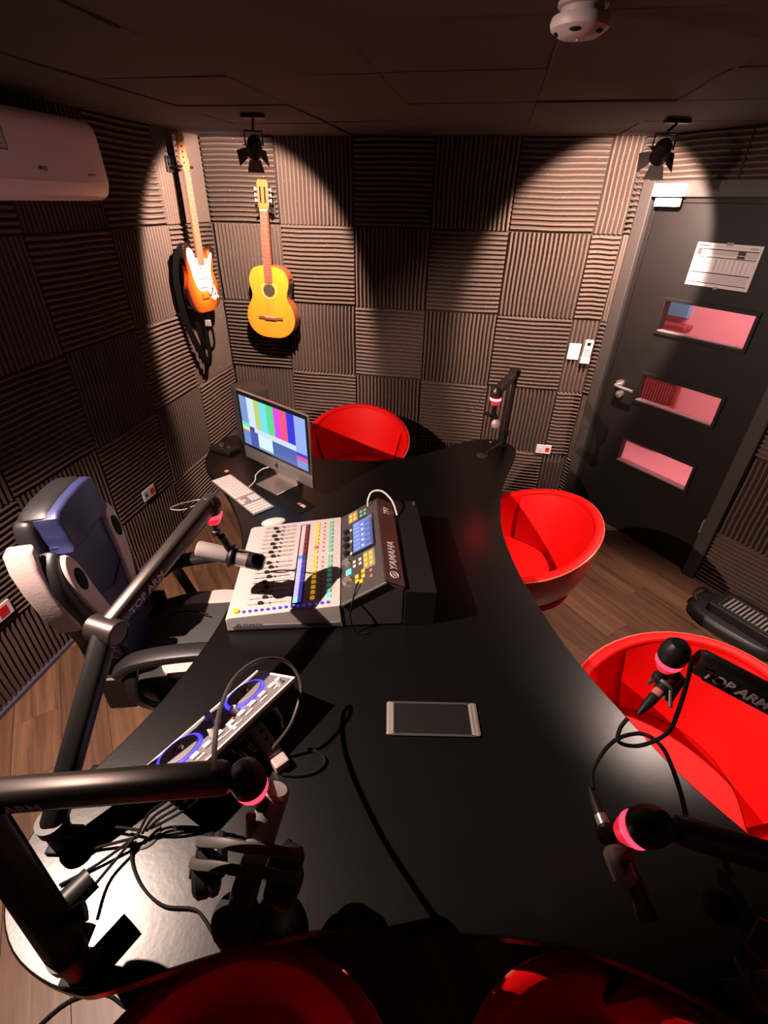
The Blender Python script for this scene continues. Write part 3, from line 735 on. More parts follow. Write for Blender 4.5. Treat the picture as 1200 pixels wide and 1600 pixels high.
# ------------------------------------------------------------------ microphones (held by the arms: things of their own)
mics = 'studio microphones hanging from the boom arms'
a, c = P(308, 857, 1.06), P(394, 876, 1.02); d = (c-a).normalized(); L_ = (c-a).length
t = Thing('microphone', 'grey broadcast microphone above the front corner of the mixer', 'microphone', a, group=mics)
t.part('body', MB().tube([a, a+d*.006, a+d*.095, a+d*.105], [.022, .027, .027, .022], 20), GREY, True)
t.part('middle_ring', MB().cyl(a+d*.100, a+d*.128, .029, 20), BLK, True)
t.part('collar', MB().cyl(a+d*.128, a+d*.162, .028, 20), SILVER, True)
t.part('grille', MB().tube([a+d*.162, a+d*.205, a+d*.212], [.027, .027, .022], 20), BLK, True)
t.part('end_cap', MB().cyl(a+d*.212, a+d*.215, .022, 20), GRILL, True)
yk = P(346, 838, 1.125)
t.part('yoke', MB().cyl(yk, a+d*.112+Vector((0, 0, .02)), .012, 12).ring(a+d*.112, .034, .006, M=d.to_track_quat('Z', 'Y').to_matrix().to_4x4()), BLK, True)
# far one, seen end on
p = P(775, 663, 1.03)
t = Thing('microphone', 'round pale grille microphone below the far boom arm', 'microphone', p, group=mics)
dd = (Vector((.1, .7, -.1))).normalized()
t.part('body', MB().tube([p+dd*.012, p+dd*.14], [.022, .020], 18), BLK, True)
t.part('grille', MB().lathe([(.001, -.004), (.018, 0), (.024, .006), (.024, .016), (.001, .016)], 22, Matrix.Translation(p) @ dd.to_track_quat('Z', 'Y').to_matrix().to_4x4()), mat('pale_grille', (.5, .40, .38), .5, .3), True)
t.part('yoke', MB().tube([Vector((.551, 2.345, 1.10)), p+Vector((-.01, .0, .05)), p+dd*.03+Vector((0, 0, .018))], .009, 10), BLK, True)
t.part('thumb_screw', MB().cyl(P(757, 645, 1.07), P(768, 650, 1.07), .009, 10), BLK, True)
# near left, with foam ball
fb = P(369, 1437, .865); tp = P(432, 1232, 1.10); d = (fb-tp).normalized()
t = Thing('microphone', 'grey microphone with a black foam windscreen hanging over the lower left of the table', 'microphone', fb, group=mics)
t.part('body', MB().tube([tp, tp+d*.006, tp+d*.13, tp+d*.14], [.020, .026, .026, .022], 20), GREY, True)
t.part('lower_body', MB().tube([tp+d*.14, fb-d*.03], [.023, .026], 20), BLK, True)
t.part('windscreen', MB().ball(fb, .045, 24, sc=(1, 1, 1.1)), FOAMBALL, True)
t.part('yoke', MB().tube([P(392, 1275, 1.10), tp+d*.10+Vector((-.02, 0, 0)), tp+d*.14], .009, 10), BLK, True)
# upper right: clip and plug
a, c = P(1052, 1056, 1.16), P(1010, 1102, 1.12); d = (c-a).normalized()
t = Thing('microphone', 'dark slim microphone in a clip below the upper right boom arm', 'microphone', a, group=mics)
t.part('body', MB().tube([a-d*.01, a+d*.045], [.016, .014], 18), BLK, True)
t.part('clip', MB().ring(a+d*.030, .019, .005, M=d.to_track_quat('Z', 'Y').to_matrix().to_4x4()).tube([a+d*.03+Vector((.0, -.02, .01)), a+d*.055+Vector((.01, -.035, .005))], .004, 8).tube([a+d*.03+Vector((-.0, .02, .01)), a+d*.04+Vector((-.025, .01, .005))], .004, 8), DGREY, True)
t.part('red_band', MB().cyl(a+d*.045, a+d*.060, .011, 16), PNK, True)
t.part('plug', MB().tube([a+d*.060, a+d*.085, a+d*.115], [.011, .010, .004], 14), BLK, True)
a2, c2 = P(1062, 1056, 1.15), P(1040, 1092, 1.10)
t.part('second_tube', MB().tube([a2, c2], [.015, .014], 16), BLK, True)
# lower right: body along the table with plug
a, c = P(942, 1284, .99), P(968, 1352, .99); d = (c-a).normalized()
t = Thing('microphone', 'dark grey microphone with plugged cable beside the lower right red light', 'microphone', a, group=mics)
t.part('body', MB().tube([a+d*.045, a+d*.052, a+d*.098, a+d*.104], [.016, .021, .021, .015], 20), GREY, True)
t.part('neck', MB().tube([a+d*.006, a+d*.05], [.012, .014], 16), BLK, True)
t.part('plug_ring', MB().cyl(a-d*.012, a+d*.008, .012, 16), SILVER, True)
t.part('plug', MB().tube([a-d*.012, a-d*.04, a-d*.065], [.011, .010, .004], 14), BLK, True)
t.part('capsule', MB().tube([P(975, 1345, .985), P(1000, 1400, .92)], [.015, .018], 16).tube([P(1000, 1400, .92), P(1012, 1430, .90)], [.018, .024], 16), mat('dark_red_gloss', (.05, .005, .008), .3), True)
t.part('yoke', MB().tube([P(985, 1335, 1.11), P(975, 1345, 1.0)], .008, 10), BLK, True)

# ------------------------------------------------------------------ cables
def cable(label, pts, r=.0032, m=BLKM, n=6, cat='cable', name='cable'):
    pts = [Vector(p) for p in pts]; sp = smooth_pts(pts, n); o0 = pts[0].copy()
    mb = MB().tube([q-o0 for q in sp], r, 8); o = build(name, mb, m); o.location = o0; tag(o, label, cat); return o
cable('black cable looping from the upper right arm end down to its plug', [P(1080, 1032, 1.27), P(1075, 1060, 1.24), P(1060, 1110, 1.18), P(1042, 1146, 1.12), P(1000, 1165, 1.06), P(968, 1160, 1.06), P(968, 1140, 1.08), P(981, 1122, 1.1)], .0042)
cable('black cable curving from the lower right plug up to the lower right arm', [P(927, 1232, 1.0), P(926, 1205, 1.0), P(945, 1172, 1.02), P(970, 1152, 1.03), P(1005, 1147, 1.04), P(1035, 1168, 1.06), P(1056, 1215, 1.12), P(1070, 1265, 1.18), P(1074, 1300, 1.22)], .0042)
cable('black cable arching high from the near left arm over the controller', [P(335, 1208, 1.23), P(336, 1160, 1.20), P(345, 1105, 1.13), P(370, 1055, 1.06), P(410, 1030, 1.00), P(450, 1035, .95), P(470, 1072, .90), P(455, 1130, .85), P(425, 1170, .79)], .0046, mat('cable_rubber', (.05, .042, .04), .4))
cable('black cable lying on the table right of the power strip', [P(480, 1168, .756), P(500, 1178, .756), P(508, 1190, .756), P(495, 1204, .756), P(470, 1211, .756), P(440, 1210, .756)], .0042)
cable('thin black cable curving across the bright left end of the table', [P(207, 1310, .765), P(206, 1345, .755), P(222, 1385, .755), P(255, 1415, .755), P(300, 1420, .755), P(318, 1435, .755), P(347, 1485, .755)], .0032)
hub = P(215, 1308, .775)
for i, (lab, a) in enumerate((('shortest black cable from the disc to the rear clamp', [P(118, 1337, .755), P(150, 1325, .758)]), ('middle black cable from the disc to the table edge', [P(93, 1383, .755), P(150, 1352, .758)]), ('lower black cable from the disc to the near clamp', [P(127, 1408, .80), P(165, 1362, .77)]), ('black cable from the disc to the left clamp', [P(130, 1300, .77), P(170, 1292, .77)]))):
    cable(lab, a+[hub+Vector((0, .004*i, .002*i))], .0034)
for i, lab in enumerate(('leftmost', 'second', 'third', 'rightmost')):
    cable(lab+' of the black cables leaving the disc towards the arm', [hub+Vector((.008*i, .006*i, .003)), P(232+i*8, 1272+i*4, .80), P(255+i*12, 1255+i*3, .83), P(268+i*16, 1243, .86+i*.01)], .0034)
cable('thin wire hanging from the left arm tip', [P(318, 780, 1.26), P(300, 783, 1.25), P(280, 788, 1.22), P(266, 795, 1.2), P(285, 797, 1.2), P(305, 790, 1.21)], .0025, DGREY)
cable('thin wire drooping from the far arm light to the left', [P(772, 618, 1.19), P(758, 610, 1.19), P(748, 628, 1.12), P(737, 640, 1.08), P(722, 642, 1.05)], .0022, DGREY)
cable('thin cable from the far arm clamp to the far grommet', [P(780, 693, .80), P(765, 703, .765), P(756, 712, .757)], .0025, DGREY)
cable('black cable on the floor at the lower left corner', [(-.98, .30, .006), (-.90, .38, .006), (-.80, .40, .006), (-.70, .37, .006), (-.62, .41, .006)], .005)
cable('thin black cable draped over the gaming chair seat', [P(255, 990, .56), P(258, 968, .56), P(275, 958, .56), P(300, 955, .56), P(325, 960, .56)], .003)

# ------------------------------------------------------------------ headphones hanging on the near left microphone
def headphones(label, px, py, z, w, drop, cupz):
    c0 = P(px, py, z); hp = Thing('headphones', label, 'headphones', c0, group='headphones hanging from the near left boom arm')
    xh = (P(px+60, py+8, z)-c0).normalized(); dn = (P(px-6, py+60, z-.12)-c0).normalized()     # across the head, and down the cups
    yh = xh.cross(dn).normalized()
    if yh.z < 0: yh = -yh
    def H(x, y, q): return c0+xh*x+yh*y+dn*q
    pth = smooth_pts([H(-w, -.004, drop*.55), H(-w*1.04, .004, drop*.30), H(-w*.86, .014, .012), H(-w*.45, .022, -.006), H(0, .026, -.010), H(w*.45, .022, -.006), H(w*.86, .014, .012), H(w*1.04, .004, drop*.30), H(w, -.004, drop*.55)], 6)
    bnd = hp.part('headband', MB().tube(pth, 1, 10, oval=(.0036, .009), up=tuple(yh)), DGREY, True)
    for s in (-1, 1):
        cc = H(s*w*.86, -.01, drop); ax = (xh*s+yh*.35).normalized(); q = ax.to_track_quat('Z', 'Y').to_matrix().to_4x4()
        cup = hp.part('ear_cup', MB().lathe([(.001, -.016), (.034, -.016), (.040, -.008), (.040, .008), (.032, .016), (.001, .018)], 24, Matrix.Translation(cc) @ q), BLK, True)
        hp.part('ear_pad', MB().ring(cc-ax*.020, .029, .012, M=q), BLKL, True, parent=cup)
        hp.part('yoke_fork', MB().tube(smooth_pts([H(s*w, -.004, drop*.5), cc+ax*.020-dn*.03, cc+ax*.022]), .0045, 8), DGREY, True, parent=bnd)
headphones('upper black headphones, its grey band just under the near left red light', 390, 1306, 1.02, .092, .10, 0)
headphones('lower black headphones, its band crossing below the first one', 384, 1342, .98, .098, .085, 0)

# ------------------------------------------------------------------ mixing console
mx = Thing('mixing_console', 'white and black digital mixing console with lit buttons in the middle of the table', 'mixing console', (-.525, 1.142, .75), math.radians(4.6))
Wm = .535
prof = [(0, .006), (0, .058), (.012, .066), (.385, .108), (.392, .006)]
def side_prism(pr, y0, y1, bev=0):
    return MB().prism(pr, y0, y1, Matrix(((1, 0, 0, 0), (0, 0, 1, 0), (0, 1, 0, 0), (0, 0, 0, 1))), bev=bev)
body = mx.part('fader_body', side_prism(prof, 0, Wm, .003), MIXW)
mx.part('side_stripe', MB().box((.02, -.0015, .016), (.38, .001, .03)), SILVER, parent=body)
head = mx.part('display_head', side_prism([(.392, .006), (.389, .110), (.535, .200), (.60, .168), (.60, .006)], .004, Wm-.004, .003), DGREY)
mx.part('rear_strip', side_prism([(.5365, .2015), (.600, .170), (.603, .175), (.539, .206)], .006, Wm-.006), mat('dark_maroon', (.055, .016, .016), .35), parent=head)
mx.part('edge_trim', side_prism([(.389, .108), (.539, .204), (.542, .200), (.392, .102)], -.002, .004), SILVER, parent=head)
ta = math.atan2(.042, .373); DM = frame((math.cos(ta), 0, math.sin(ta)), (0, 1, 0), (-math.sin(ta), 0, math.cos(ta)), (.012, 0, .066))
tp_ = math.atan2(.090, .146); PM = frame((math.cos(tp_), 0, math.sin(tp_)), (0, 1, 0), (-math.sin(tp_), 0, math.cos(tp_)), (.389, 0, .110))
def dk(M_, x0, y0, x1, y1, h, bev=.001, z0=0): return MB().box((x0, y0, z0), (x1, y1, h), bev, M=M_)
strips = []
stripcol = (.42, .37, .37)
ys = [.052+i*.0272 for i in range(17)]
rects = []
for i, y in enumerate(ys):
    y = y+(.012 if i > 8 else 0)
    rects.append((.055, y-.0012, .190, y+.0012, (.08, .07, .07)))
    rects.append((.04, y+.0105, .36, y+.0112, (.30, .27, .27)))
    rects.append((.128, y-.004, .136, y+.004, (.03, .025, .025)))
    for k in range(6): rects.append((.062+k*.022, y-.006, .063+k*.022, y+.006, (.35, .3, .3)))
picture('fader_scale', rects, DM, PRINT, body)
# level and scribble display: red half far, blue half near
rects = [(.212, .036, .228, .275, (.55, .50, 1.0)), (.228, .036, .242, .275, (.04, .03, .30)), (.212, .295, .228, .50, (1.0, .45, .42)), (.228, .295, .242, .50, (.16, .008, .014)), (.212, .275, .228, .295, (.1, .25, 1)), (.228, .275, .242, .295, (.02, .02, .1)), (.212, .036, .226, .058, (.25, .9, .75))]
mx.part('strip_display', dk(DM, .207, .03, .246, .505, .0015, 0), GLOSSBLK, parent=body)
picture('channel_colours', rects, DM @ Matrix.Translation((0, 0, .0016)), attr_mat('strip_light', 1.3), body)
for i, y in enumerate(ys):
    y = y+(.012 if i > 8 else 0); fx = .092+(.012 if i % 2 else 0)
    fc = mx.part('fader_cap', dk(DM, fx, y-.0052, fx+.017, y+.0052, .009, .0015).box((fx+.007, y-.0054, .0085), (fx+.0095, y+.0054, .0102), 0, M=DM), BLK, parent=body)
    mx.part('channel_button', dk(DM, .272, y-.0078, .287, y+.0078, .004), YEL if i not in (10,) else PNK, parent=body, label='lit yellow button')
    mx.part('mute_button', dk(DM, .304, y-.004, .311, y+.004, .003), PNK, parent=body)
    mx.part('select_button', dk(DM, .328, y-.0085, .344, y+.0085, .004), GRN if i else TEAL, parent=body, label='green button')
for i in range(15):
    mx.part('assign_knob', MB().lathe([(.001, 0), (.0058, 0), (.0052, .005), (.001, .0055)], 10, DM @ Matrix.Translation((.048+i*.0205, .020, 0))), BLUK, parent=body)
mx.part('headphone_knob', MB().lathe([(.001, 0), (.010, 0), (.009, .009), (.001, .010)], 14, DM @ Matrix.Translation((.022, .024, 0))), YEL, parent=body, label='yellow corner knob')
lettering('YAMAHA', .017, frame((1, 0, 0), (0, 0, 1), (0, -1, 0), (.052, -.0005, .024)), BLK, body, bold=.0004)
mx.part('emblem', MB().ring((0, 0, 0), .0075, .001, 18, 6, frame((1, 0, 0), (0, 0, 1), (0, -1, 0), (.040, -.001, .030))), BLK, parent=body)
# display head
mx.part('touch_screen', dk(PM, .050, .222, .150, .440, .004, .002), GLOSSBLK, parent=head)
bl = (.16, .24, .62); rects = [(.056, .236, .142, .428, bl)]
for i in range(7): rects.append((.060, .244+i*.026, .086, .262+i*.026, (.30, .38, .85)))
for i in range(5): rects += [(.094, .25+i*.034, .104, .262+i*.034, (.75, .82, 1)), (.112, .25+i*.034, .130, .270+i*.034, (.10, .15, .40))]
rects += [(.133, .24, .140, .42, (.06, .08, .25))]
picture('screen_image', rects, PM @ Matrix.Translation((0, 0, .0041)), SCREEN, head)
for i in range(4): mx.part('encoder', MB().lathe([(.001, 0), (.013, 0), (.011, .013), (.001, .014)], 16, PM @ Matrix.Translation((.026, .255+i*.046, 0))), BLK, parent=head)
for i in range(3): mx.part('white_key', MB().lathe([(.001, 0), (.006, 0), (.006, .003), (.001, .003)], 12, PM @ Matrix.Translation((.046, .245+i*.075, 0))), WHITE, parent=head)
for (x, y, r) in ((.026, .195, .019), (.030, .095, .020)):
    mx.part('main_encoder', MB().lathe([(.001, 0), (r, 0), (r*.85, .016), (.001, .018)], 20, PM @ Matrix.Translation((x, y, 0))), SILVER, parent=head)
mx.part('teal_key', dk(PM, .022, .130, .044, .158, .004), TEAL, parent=head)
for (x, y) in [(.100+.022*i, .128+.027*j) for i in range(2) for j in range(3)] + [(.040+.020*i, .455+.030*j) for i in range(2) for j in range(2)] + [(.060, .066), (.060, .090), (.086, .078), (.086, .104), (.076, .056)]:
    mx.part('function_key', dk(PM, x, y, x+.014, y+.017, .004), YEL, parent=head, label='lit yellow key')
for (x, y, m_) in [(.052+.024*i, .155+.024*j, WHITE) for i in range(2) for j in range(2)] + [(.090+.018*i, .455+.028*j, GRN) for i in range(2) for j in range(2)] + [(.118, .060, PNK), (.118, .090, PNK)]:
    mx.part('small_key', dk(PM, x, y, x+.012, y+.014, .003), m_, parent=head)
picture('key_group_print', [(.094, .118, .142, .214, (.22, .2, .2)), (.034, .446, .078, .520, (.22, .2, .2))], PM @ Matrix.Translation((0, 0, -.0002)), PRINT, head)
RM = frame((0, 1, 0), Vector((-.0615, 0, .031)), Vector((.031, 0, .0615)), (.541, 0, .2056))
RM = frame((0, -1, 0), Vector((.0615, 0, -.031)), Vector((-.031, 0, -.0615))*-1, (.541, 0, .2056))
RMl = frame((0, 1, 0), Vector((-.893, 0, .45)), Vector((.45, 0, .893)), (.589, 0, .1835))
lettering('YAMAHA', .040, RMl @ Matrix.Translation((.075, .006, 0)), WHITE, head, bold=.0008)
lettering('TF1', .034, RMl @ Matrix.Translation((.42, .008, 0)), WHITE, head, bold=.0006)
mx.part('emblem', MB().ring((0, 0, 0), .0155, .0016, 24, 6, RMl @ Matrix.Translation((.048, .021, .001))).box((-.001, -.013, 0), (.001, .013, .001), 0, RMl @ Matrix.Translation((.048, .021, .001))).box((-.001, -.013, 0), (.001, .013, .001), 0, RMl @ Matrix.Translation((.048, .021, .001)) @ Matrix.Rotation(PI/3, 4, 'Z')).box((-.001, -.013, 0), (.001, .013, .001), 0, RMl @ Matrix.Translation((.048, .021, .001)) @ Matrix.Rotation(-PI/3, 4, 'Z')), WHITE, parent=head)
for sx in (.03, .55):
    for sy in (.03, Wm-.03): mx.part('foot', MB().cyl((sx, sy, 0), (sx, sy, .008), .012, 12), BLK)
# black cover box behind the console
t = Thing('cable_cover', 'flat black cover box standing against the rear of the mixing console', 'box', mx.o.location, math.radians(4.6))
t.part('box', side_prism([(.604, 0), (.604, .160), (.712, .150), (.712, 0)], .002, Wm+.045, .002), BLK)
t.part('latch', MB().box((.694, Wm+.012, .148), (.706, Wm+.04, .156), .002), DGREY)
def mxp(x, y, z): return Vector(mx.o.location) + Matrix.Rotation(math.radians(4.6), 3, 'Z') @ Vector((x, y, z))
cable('white cable arching over the far end of the console', [mxp(.500, .500, .182), mxp(.500, .505, .21), mxp(.518, .527, .235), mxp(.56, .53, .235), mxp(.60, .50, .205), mxp(.618, .455, .163)], .0042, WHITE)
cable('thin black headphone cable plugged into the near edge of the console', [mxp(.45, .055, .162), mxp(.44, .03, .155), mxp(.425, -.012, .12), mxp(.42, -.018, .06), mxp(.44, -.03, .006), mxp(.48, -.03, .006)], .0026)
t = Thing('desk_clip', 'small grey block on a white clip at the far corner of the console', 'clip', mxp(.372, Wm+.03, 0))
t.part('clip_base', MB().box((-.035, -.018, 0), (.03, .018, .012), .003).tube([(-.03, 0, .01), (0, 0, .03), (.025, 0, .01)], .005, 8), WHITE)
t.part('block', MB().box((-.024, -.010, .026), (.022, .010, .066), .004, M=Matrix.Rotation(.4, 4, 'Y')), GREY)
# ------------------------------------------------------------------ computer
u = Vector((.775, -.632, 0)); n_ = Vector((-.632, -.775, 0)); IC = Vector((-.548, 2.164, .75))
im = Thing('desktop_computer', 'silver all-in-one computer showing colour bars at the rear left of the table', 'computer', IC)
im.o.matrix_world = frame(u, -n_, (0, 0, 1), IC)     # local x right, y away from viewer side, z up
SW, SH = .528, .372; Z0 = .075
bz = im.part('casing', MB().box((-SW/2, -.004, Z0), (SW/2, .012, Z0+SH), .0038).lathe([(.001, .0), (.19, .0), (.17, .018), (.08, .035), (.001, .036)], 32, Matrix.Translation((0, .011, Z0+.2)) @ Matrix.Rotation(-PI/2, 4, 'X') @ Matrix.Diagonal((1.1, .8, 1, 1))), SILVER)
im.part('bezel', MB().box((-SW/2+.003, -.0055, Z0+.072), (SW/2-.003, -.0035, Z0+SH-.003), .0008), GLOSSBLK, parent=bz)
sx0, sx1, sy0, sy1 = -SW/2+.020, SW/2-.020, Z0+.088, Z0+SH-.022
def bar(a, b, c, d, col): return (sx0+(sx1-sx0)*a, sy0+(sy1-sy0)*c, sx0+(sx1-sx0)*b, sy0+(sy1-sy0)*d, col)
bars = [bar(0, 1, 0, 1, (.22, .32, .62)), bar(0, .12, .47, 1, (.20, .30, .62)), bar(.12, .235, .42, 1, (.62, .76, .95)), bar(.235, .32, .42, 1, (.50, .60, .16)), bar(.32, .43, .42, 1, (.16, .72, .78)), bar(.43, .54, .42, 1, (.10, .66, .26)), bar(.54, .635, .42, 1, (.68, .06, .72)), bar(.635, .735, .42, 1, (.92, .08, .22)), bar(.735, .845, .42, 1, (.03, .03, .68)), bar(.845, 1, .30, 1, (.30, .42, .85)),
        bar(0, .12, .39, .47, (.10, .72, .78)), bar(0, .12, .31, .39, (.80, .80, .12)), bar(.12, .2, .33, .42, (.06, .04, .45)), bar(.20, .845, .31, .42, (.60, .70, .92)), bar(.845, 1, .24, .31, (.05, .05, .6)), bar(.845, 1, .16, .24, (.75, .08, .3)),
        bar(0, .12, 0, .31, (.16, .25, .60)), bar(.12, .25, 0, .33, (.06, .10, .36)), bar(.25, .48, .05, .31, (.66, .84, .92)), bar(.48, .845, 0, .31, (.07, .13, .42)), bar(.845, 1, 0, .16, (.18, .28, .65))]
picture('colour_bars', bars, frame((1, 0, 0), (0, 0, 1), (0, -1, 0), (0, -.0056, 0)), SCREEN, bz)
im.part('logo', MB().ball((0, -.0048, Z0+.035), .012, 14, sc=(.9, .08, 1)).ball((.004, -.0048, Z0+.051), .004, 8, sc=(.6, .1, 1.2)), BLK, parent=bz)
im.part('stand', MB().box((-.085, -.085, 0), (.085, .085, .006), .0025).prism([(.05, .006), (.085, .006), (.035, Z0+.16), (.018, Z0+.16)], -.085, .085, Matrix(((0, 0, 1, 0), (1, 0, 0, 0), (0, 1, 0, 0), (0, 0, 0, 1)))), SILVER)
cable('white cord behind the computer stand', [P(385, 765, .753), P(398, 752, .753), P(400, 742, .76), P(410, 733, .77), P(420, 730, .79)], .0035, WHITE)
# keyboard
k0, k1, k3 = P(330, 753, .75), P(403, 812, .75), P(360, 741, .75)
kx = (k1-k0); KL = .43; kx.z = 0; kx.normalize(); ky = Vector((-kx.y, kx.x, 0)); KW = .115
kb = Thing('keyboard', 'slim white keyboard in front of the computer', 'keyboard', k0); kb.o.matrix_world = frame(kx, ky, (0, 0, 1), k0)
kb.part('tray', MB().box((0, 0, 0), (KL, KW, .007), .003), SILVER)
keym = {}
def key(x, y, w, h=.0152, m=WHITE):
    kk = (round(w, 4), round(h, 4))
    if kk not in keym:
        q = MB().box((0, 0, 0), (w, h, .0035), .0012); me = bpy.data.meshes.new('key'); me.from_pydata(q.v, [], q.f); me.materials.append(WHITE); keym[kk] = me
    o = bpy.data.objects.new('key', keym[kk]); COL.objects.link(o); o.parent = kb.o; o.location = (x, y, .0068)
for r_ in range(6):
    y = .006+r_*.0178; hh = .0152 if r_ < 5 else .010
    if r_ == 0:
        xs = [(.006, .022), (.031, .018), (.052, .022), (.077, .100), (.180, .022), (.205, .018), (.226, .022)]
    else: xs = [(.006+i*.0186, .0160) for i in range(13)]
    for x, w in xs: key(x, y, w, hh)
    for i in range(3):
        if r_ in (1, 2) and i != 1 and r_ == 1: continue
        if r_ == 2: continue
        key(.264+i*.0186, y, .0160, hh)
    for i in range(4): key(.334+i*.0225, y, .0185, hh)
kb.part('key_field', MB().box((.262, .040, .0068), (.318, .058, .0075)), GREY)
mo = Thing('computer_mouse', 'white computer mouse between keyboard and console', 'mouse', P(428, 818, .75), .35)
mo.part('body', MB().ball((0, 0, .008), .01, 24, sc=(5.6, 2.9, 1.5)), WHITE)
mo.part('base', MB().ball((0, 0, .0045), .01, 20, sc=(5.2, 2.6, .42)), GREY)
cd = Thing('coaster', 'small black square card with red and white lettering beside the mouse', 'coaster', P(471, 791, .75), math.radians(-40))
cd.part('card', MB().box((-.05, -.05, 0), (.05, .05, .003), .001), BLKM)
picture('card_print', [(-.03, -.002, -.012, .014, (.7, .05, .06)), (-.008, .006, .02, .012, (.7, .65, .65)), (-.008, -.004, .026, .002, (.7, .65, .65))], Matrix.Translation((0, 0, .003)), PRINT, cd.o)
# speaker box behind the computer
sp_ = Thing('monitor_speaker', 'black studio monitor speaker standing behind the computer', 'speaker', (-.80, 2.70, .75), math.radians(28))
sb = sp_.part('cabinet', MB().box((-.085, -.095, 0), (.085, .095, .335), .008), DGREY)
sp_.part('woofer', MB().lathe([(.062, 0), (.066, .006), (.055, .004), (.03, -.012), (.018, -.010), (.001, -.006)], 28, Matrix.Translation((0, -.0955, .11)) @ Matrix.Rotation(PI/2, 4, 'X')), BLK, parent=sb)
sp_.part('tweeter', MB().lathe([(.03, 0), (.032, .004), (.02, .0), (.012, .004), (.001, .006)], 24, Matrix.Translation((0, -.0955, .235)) @ Matrix.Rotation(PI/2, 4, 'X')), SILVER, parent=sb)
t = Thing('audio_interface', 'low black box with round controls at the rear left corner of the table', 'device', P(352, 704, .75), math.radians(-30))
t.part('box', MB().box((-.08, -.045, 0), (.08, .045, .026), .005), BLK)
t.part('dial', MB().lathe([(.001, 0), (.016, 0), (.014, .012), (.001, .013)], 18, Matrix.Translation((-.02, 0, .026))), DGREY)
t.part('dial', MB().lathe([(.001, 0), (.010, 0), (.009, .008), (.001, .009)], 18, Matrix.Translation((.035, 0, .026))), DGREY)

# ------------------------------------------------------------------ DJ controller
o0 = Vector((-.375, .955, .775)); uu = Vector((-.575, -.818, .0)).normalized(); vv = Vector((.14, -.098, .10)).normalized(); ww = uu.cross(vv)
if ww.z < 0: ww = -ww
dj = Thing('dj_controller', 'pale DJ controller with two blue lit jog wheels on the left side of the table', 'dj controller', o0)
dj.o.matrix_world = frame(uu, vv, ww, o0)
DL_, DW = .385, .195
pn = dj.part('deck_panel', MB().box((0, 0, -.006), (DL_, DW, .008), .003), TRANSP)
dj.part('rim', MB().box((-.004, -.004, .000), (DL_+.004, .003, .011), .002).box((-.004, DW-.003, .000), (DL_+.004, DW+.004, .011), .002).box((-.004, .003, .000), (.003, DW-.003, .011), .002).box((DL_-.003, .003, .000), (DL_+.004, DW-.003, .011), .002), WHITE)
dj.part('underside', MB().box((.006, .006, -.022), (DL_-.006, DW-.006, -.007), .003), BLK)
for xc in (.090, .300):
    jw = dj.part('jog_wheel', MB().lathe([(.001, .018), (.045, .018), (.050, .016), (.052, .008), (.001, .008)], 32, Matrix.Translation((xc, .066, 0))), mat('jog_grey', (.30, .28, .29), .35, .4))
    dj.part('ring_light', MB().ring((xc, .066, .010), .056, .0045, 32, 8), BLUR, parent=jw, label='glowing blue ring')
    dj.part('hub', MB().lathe([(.001, .018), (.016, .018), (.014, .023), (.001, .024)], 16, Matrix.Translation((xc, .066, 0))), CHROME, parent=jw)
for i in range(9): dj.part('pad', MB().box((.030+i*.036, .132, .008), (.052+i*.036, .150, .014), .002), WHITE)
for i in range(7): dj.part('small_key', MB().box((.026+i*.05, .162, .008), (.050+i*.05, .169, .012), .001), WHITE)
for (x, y) in ((.19, .03), (.195, .09), (.15, .11), (.225, .115), (.03, .165), (.345, .17)): dj.part('rotary_knob', MB().lathe([(.001, .008), (.011, .008), (.009, .026), (.001, .027)], 16, Matrix.Translation((x, y, 0))), WHITE)
dj.part('crossfader', MB().box((.165, .168, .008), (.225, .172, .011)).box((.190, .150, .008), (.198, .185, .012)), WHITE)
dj.part('cue_key', MB().box((.168, .126, .0095), (.184, .136, .0145), .001), PNK)
for fx in (.05, .33): dj.part('foot', MB().cyl((fx, DW-.03, -.02), (fx, DW-.03, -.08), .012, 12), BLK)
# plugs and power strip
ps = Thing('power_strip', 'grey power strip lying in the shadow beside the DJ controller', 'power strip', P(418, 1167, .75), math.radians(-48))
ps.part('housing', MB().box((-.075, -.02, 0), (.045, .02, .03), .005), mat('pinkish_grey', (.38, .30, .29), .5))
ps.part('switch', MB().box((.052, -.02, 0), (.085, .02, .03), .005), mat('pinkish_grey_switch', (.38, .30, .29), .5))
for i in range(4): ps.part('socket', MB().cyl((-.06+i*.028, .003, .0295), (-.06+i*.028, .003, .0308), .005, 10), BLKM)
for nm, lab, q in (('upper', 'upper gold audio plug beside the DJ controller', (385, 1160)), ('lower', 'lower gold audio plug beside the DJ controller', (372, 1172))):
    a = P(q[0]-10, q[1]-5, .78); c = P(q[0]+16, q[1]+14, .765)
    t = Thing('audio_plug', lab, 'plug', a); d = (c-a)
    t.part('plug_body', MB().tube([a, a+d*.45], [.008, .009], 14).tube([a+d*.52, a+d], [.008, .006], 14), GOLD, True)
    t.part('ring', MB().cyl(a+d*.45, a+d*.52, .007, 14), BLK, True)
t = Thing('usb_plug', 'white cable plug by the far end of the DJ controller', 'plug', P(430, 1108, .79))
t.part('plug_body', MB().tube([(-.02, .008, .0), (0, 0, 0), (.02, -.02, -.005), (.028, -.045, -.02)], [.006, .006, .004, .0025], 10), WHITE)
t.part('tip', MB().box((-.032, .004, -.004), (-.018, .014, .004), .001), CHROME)

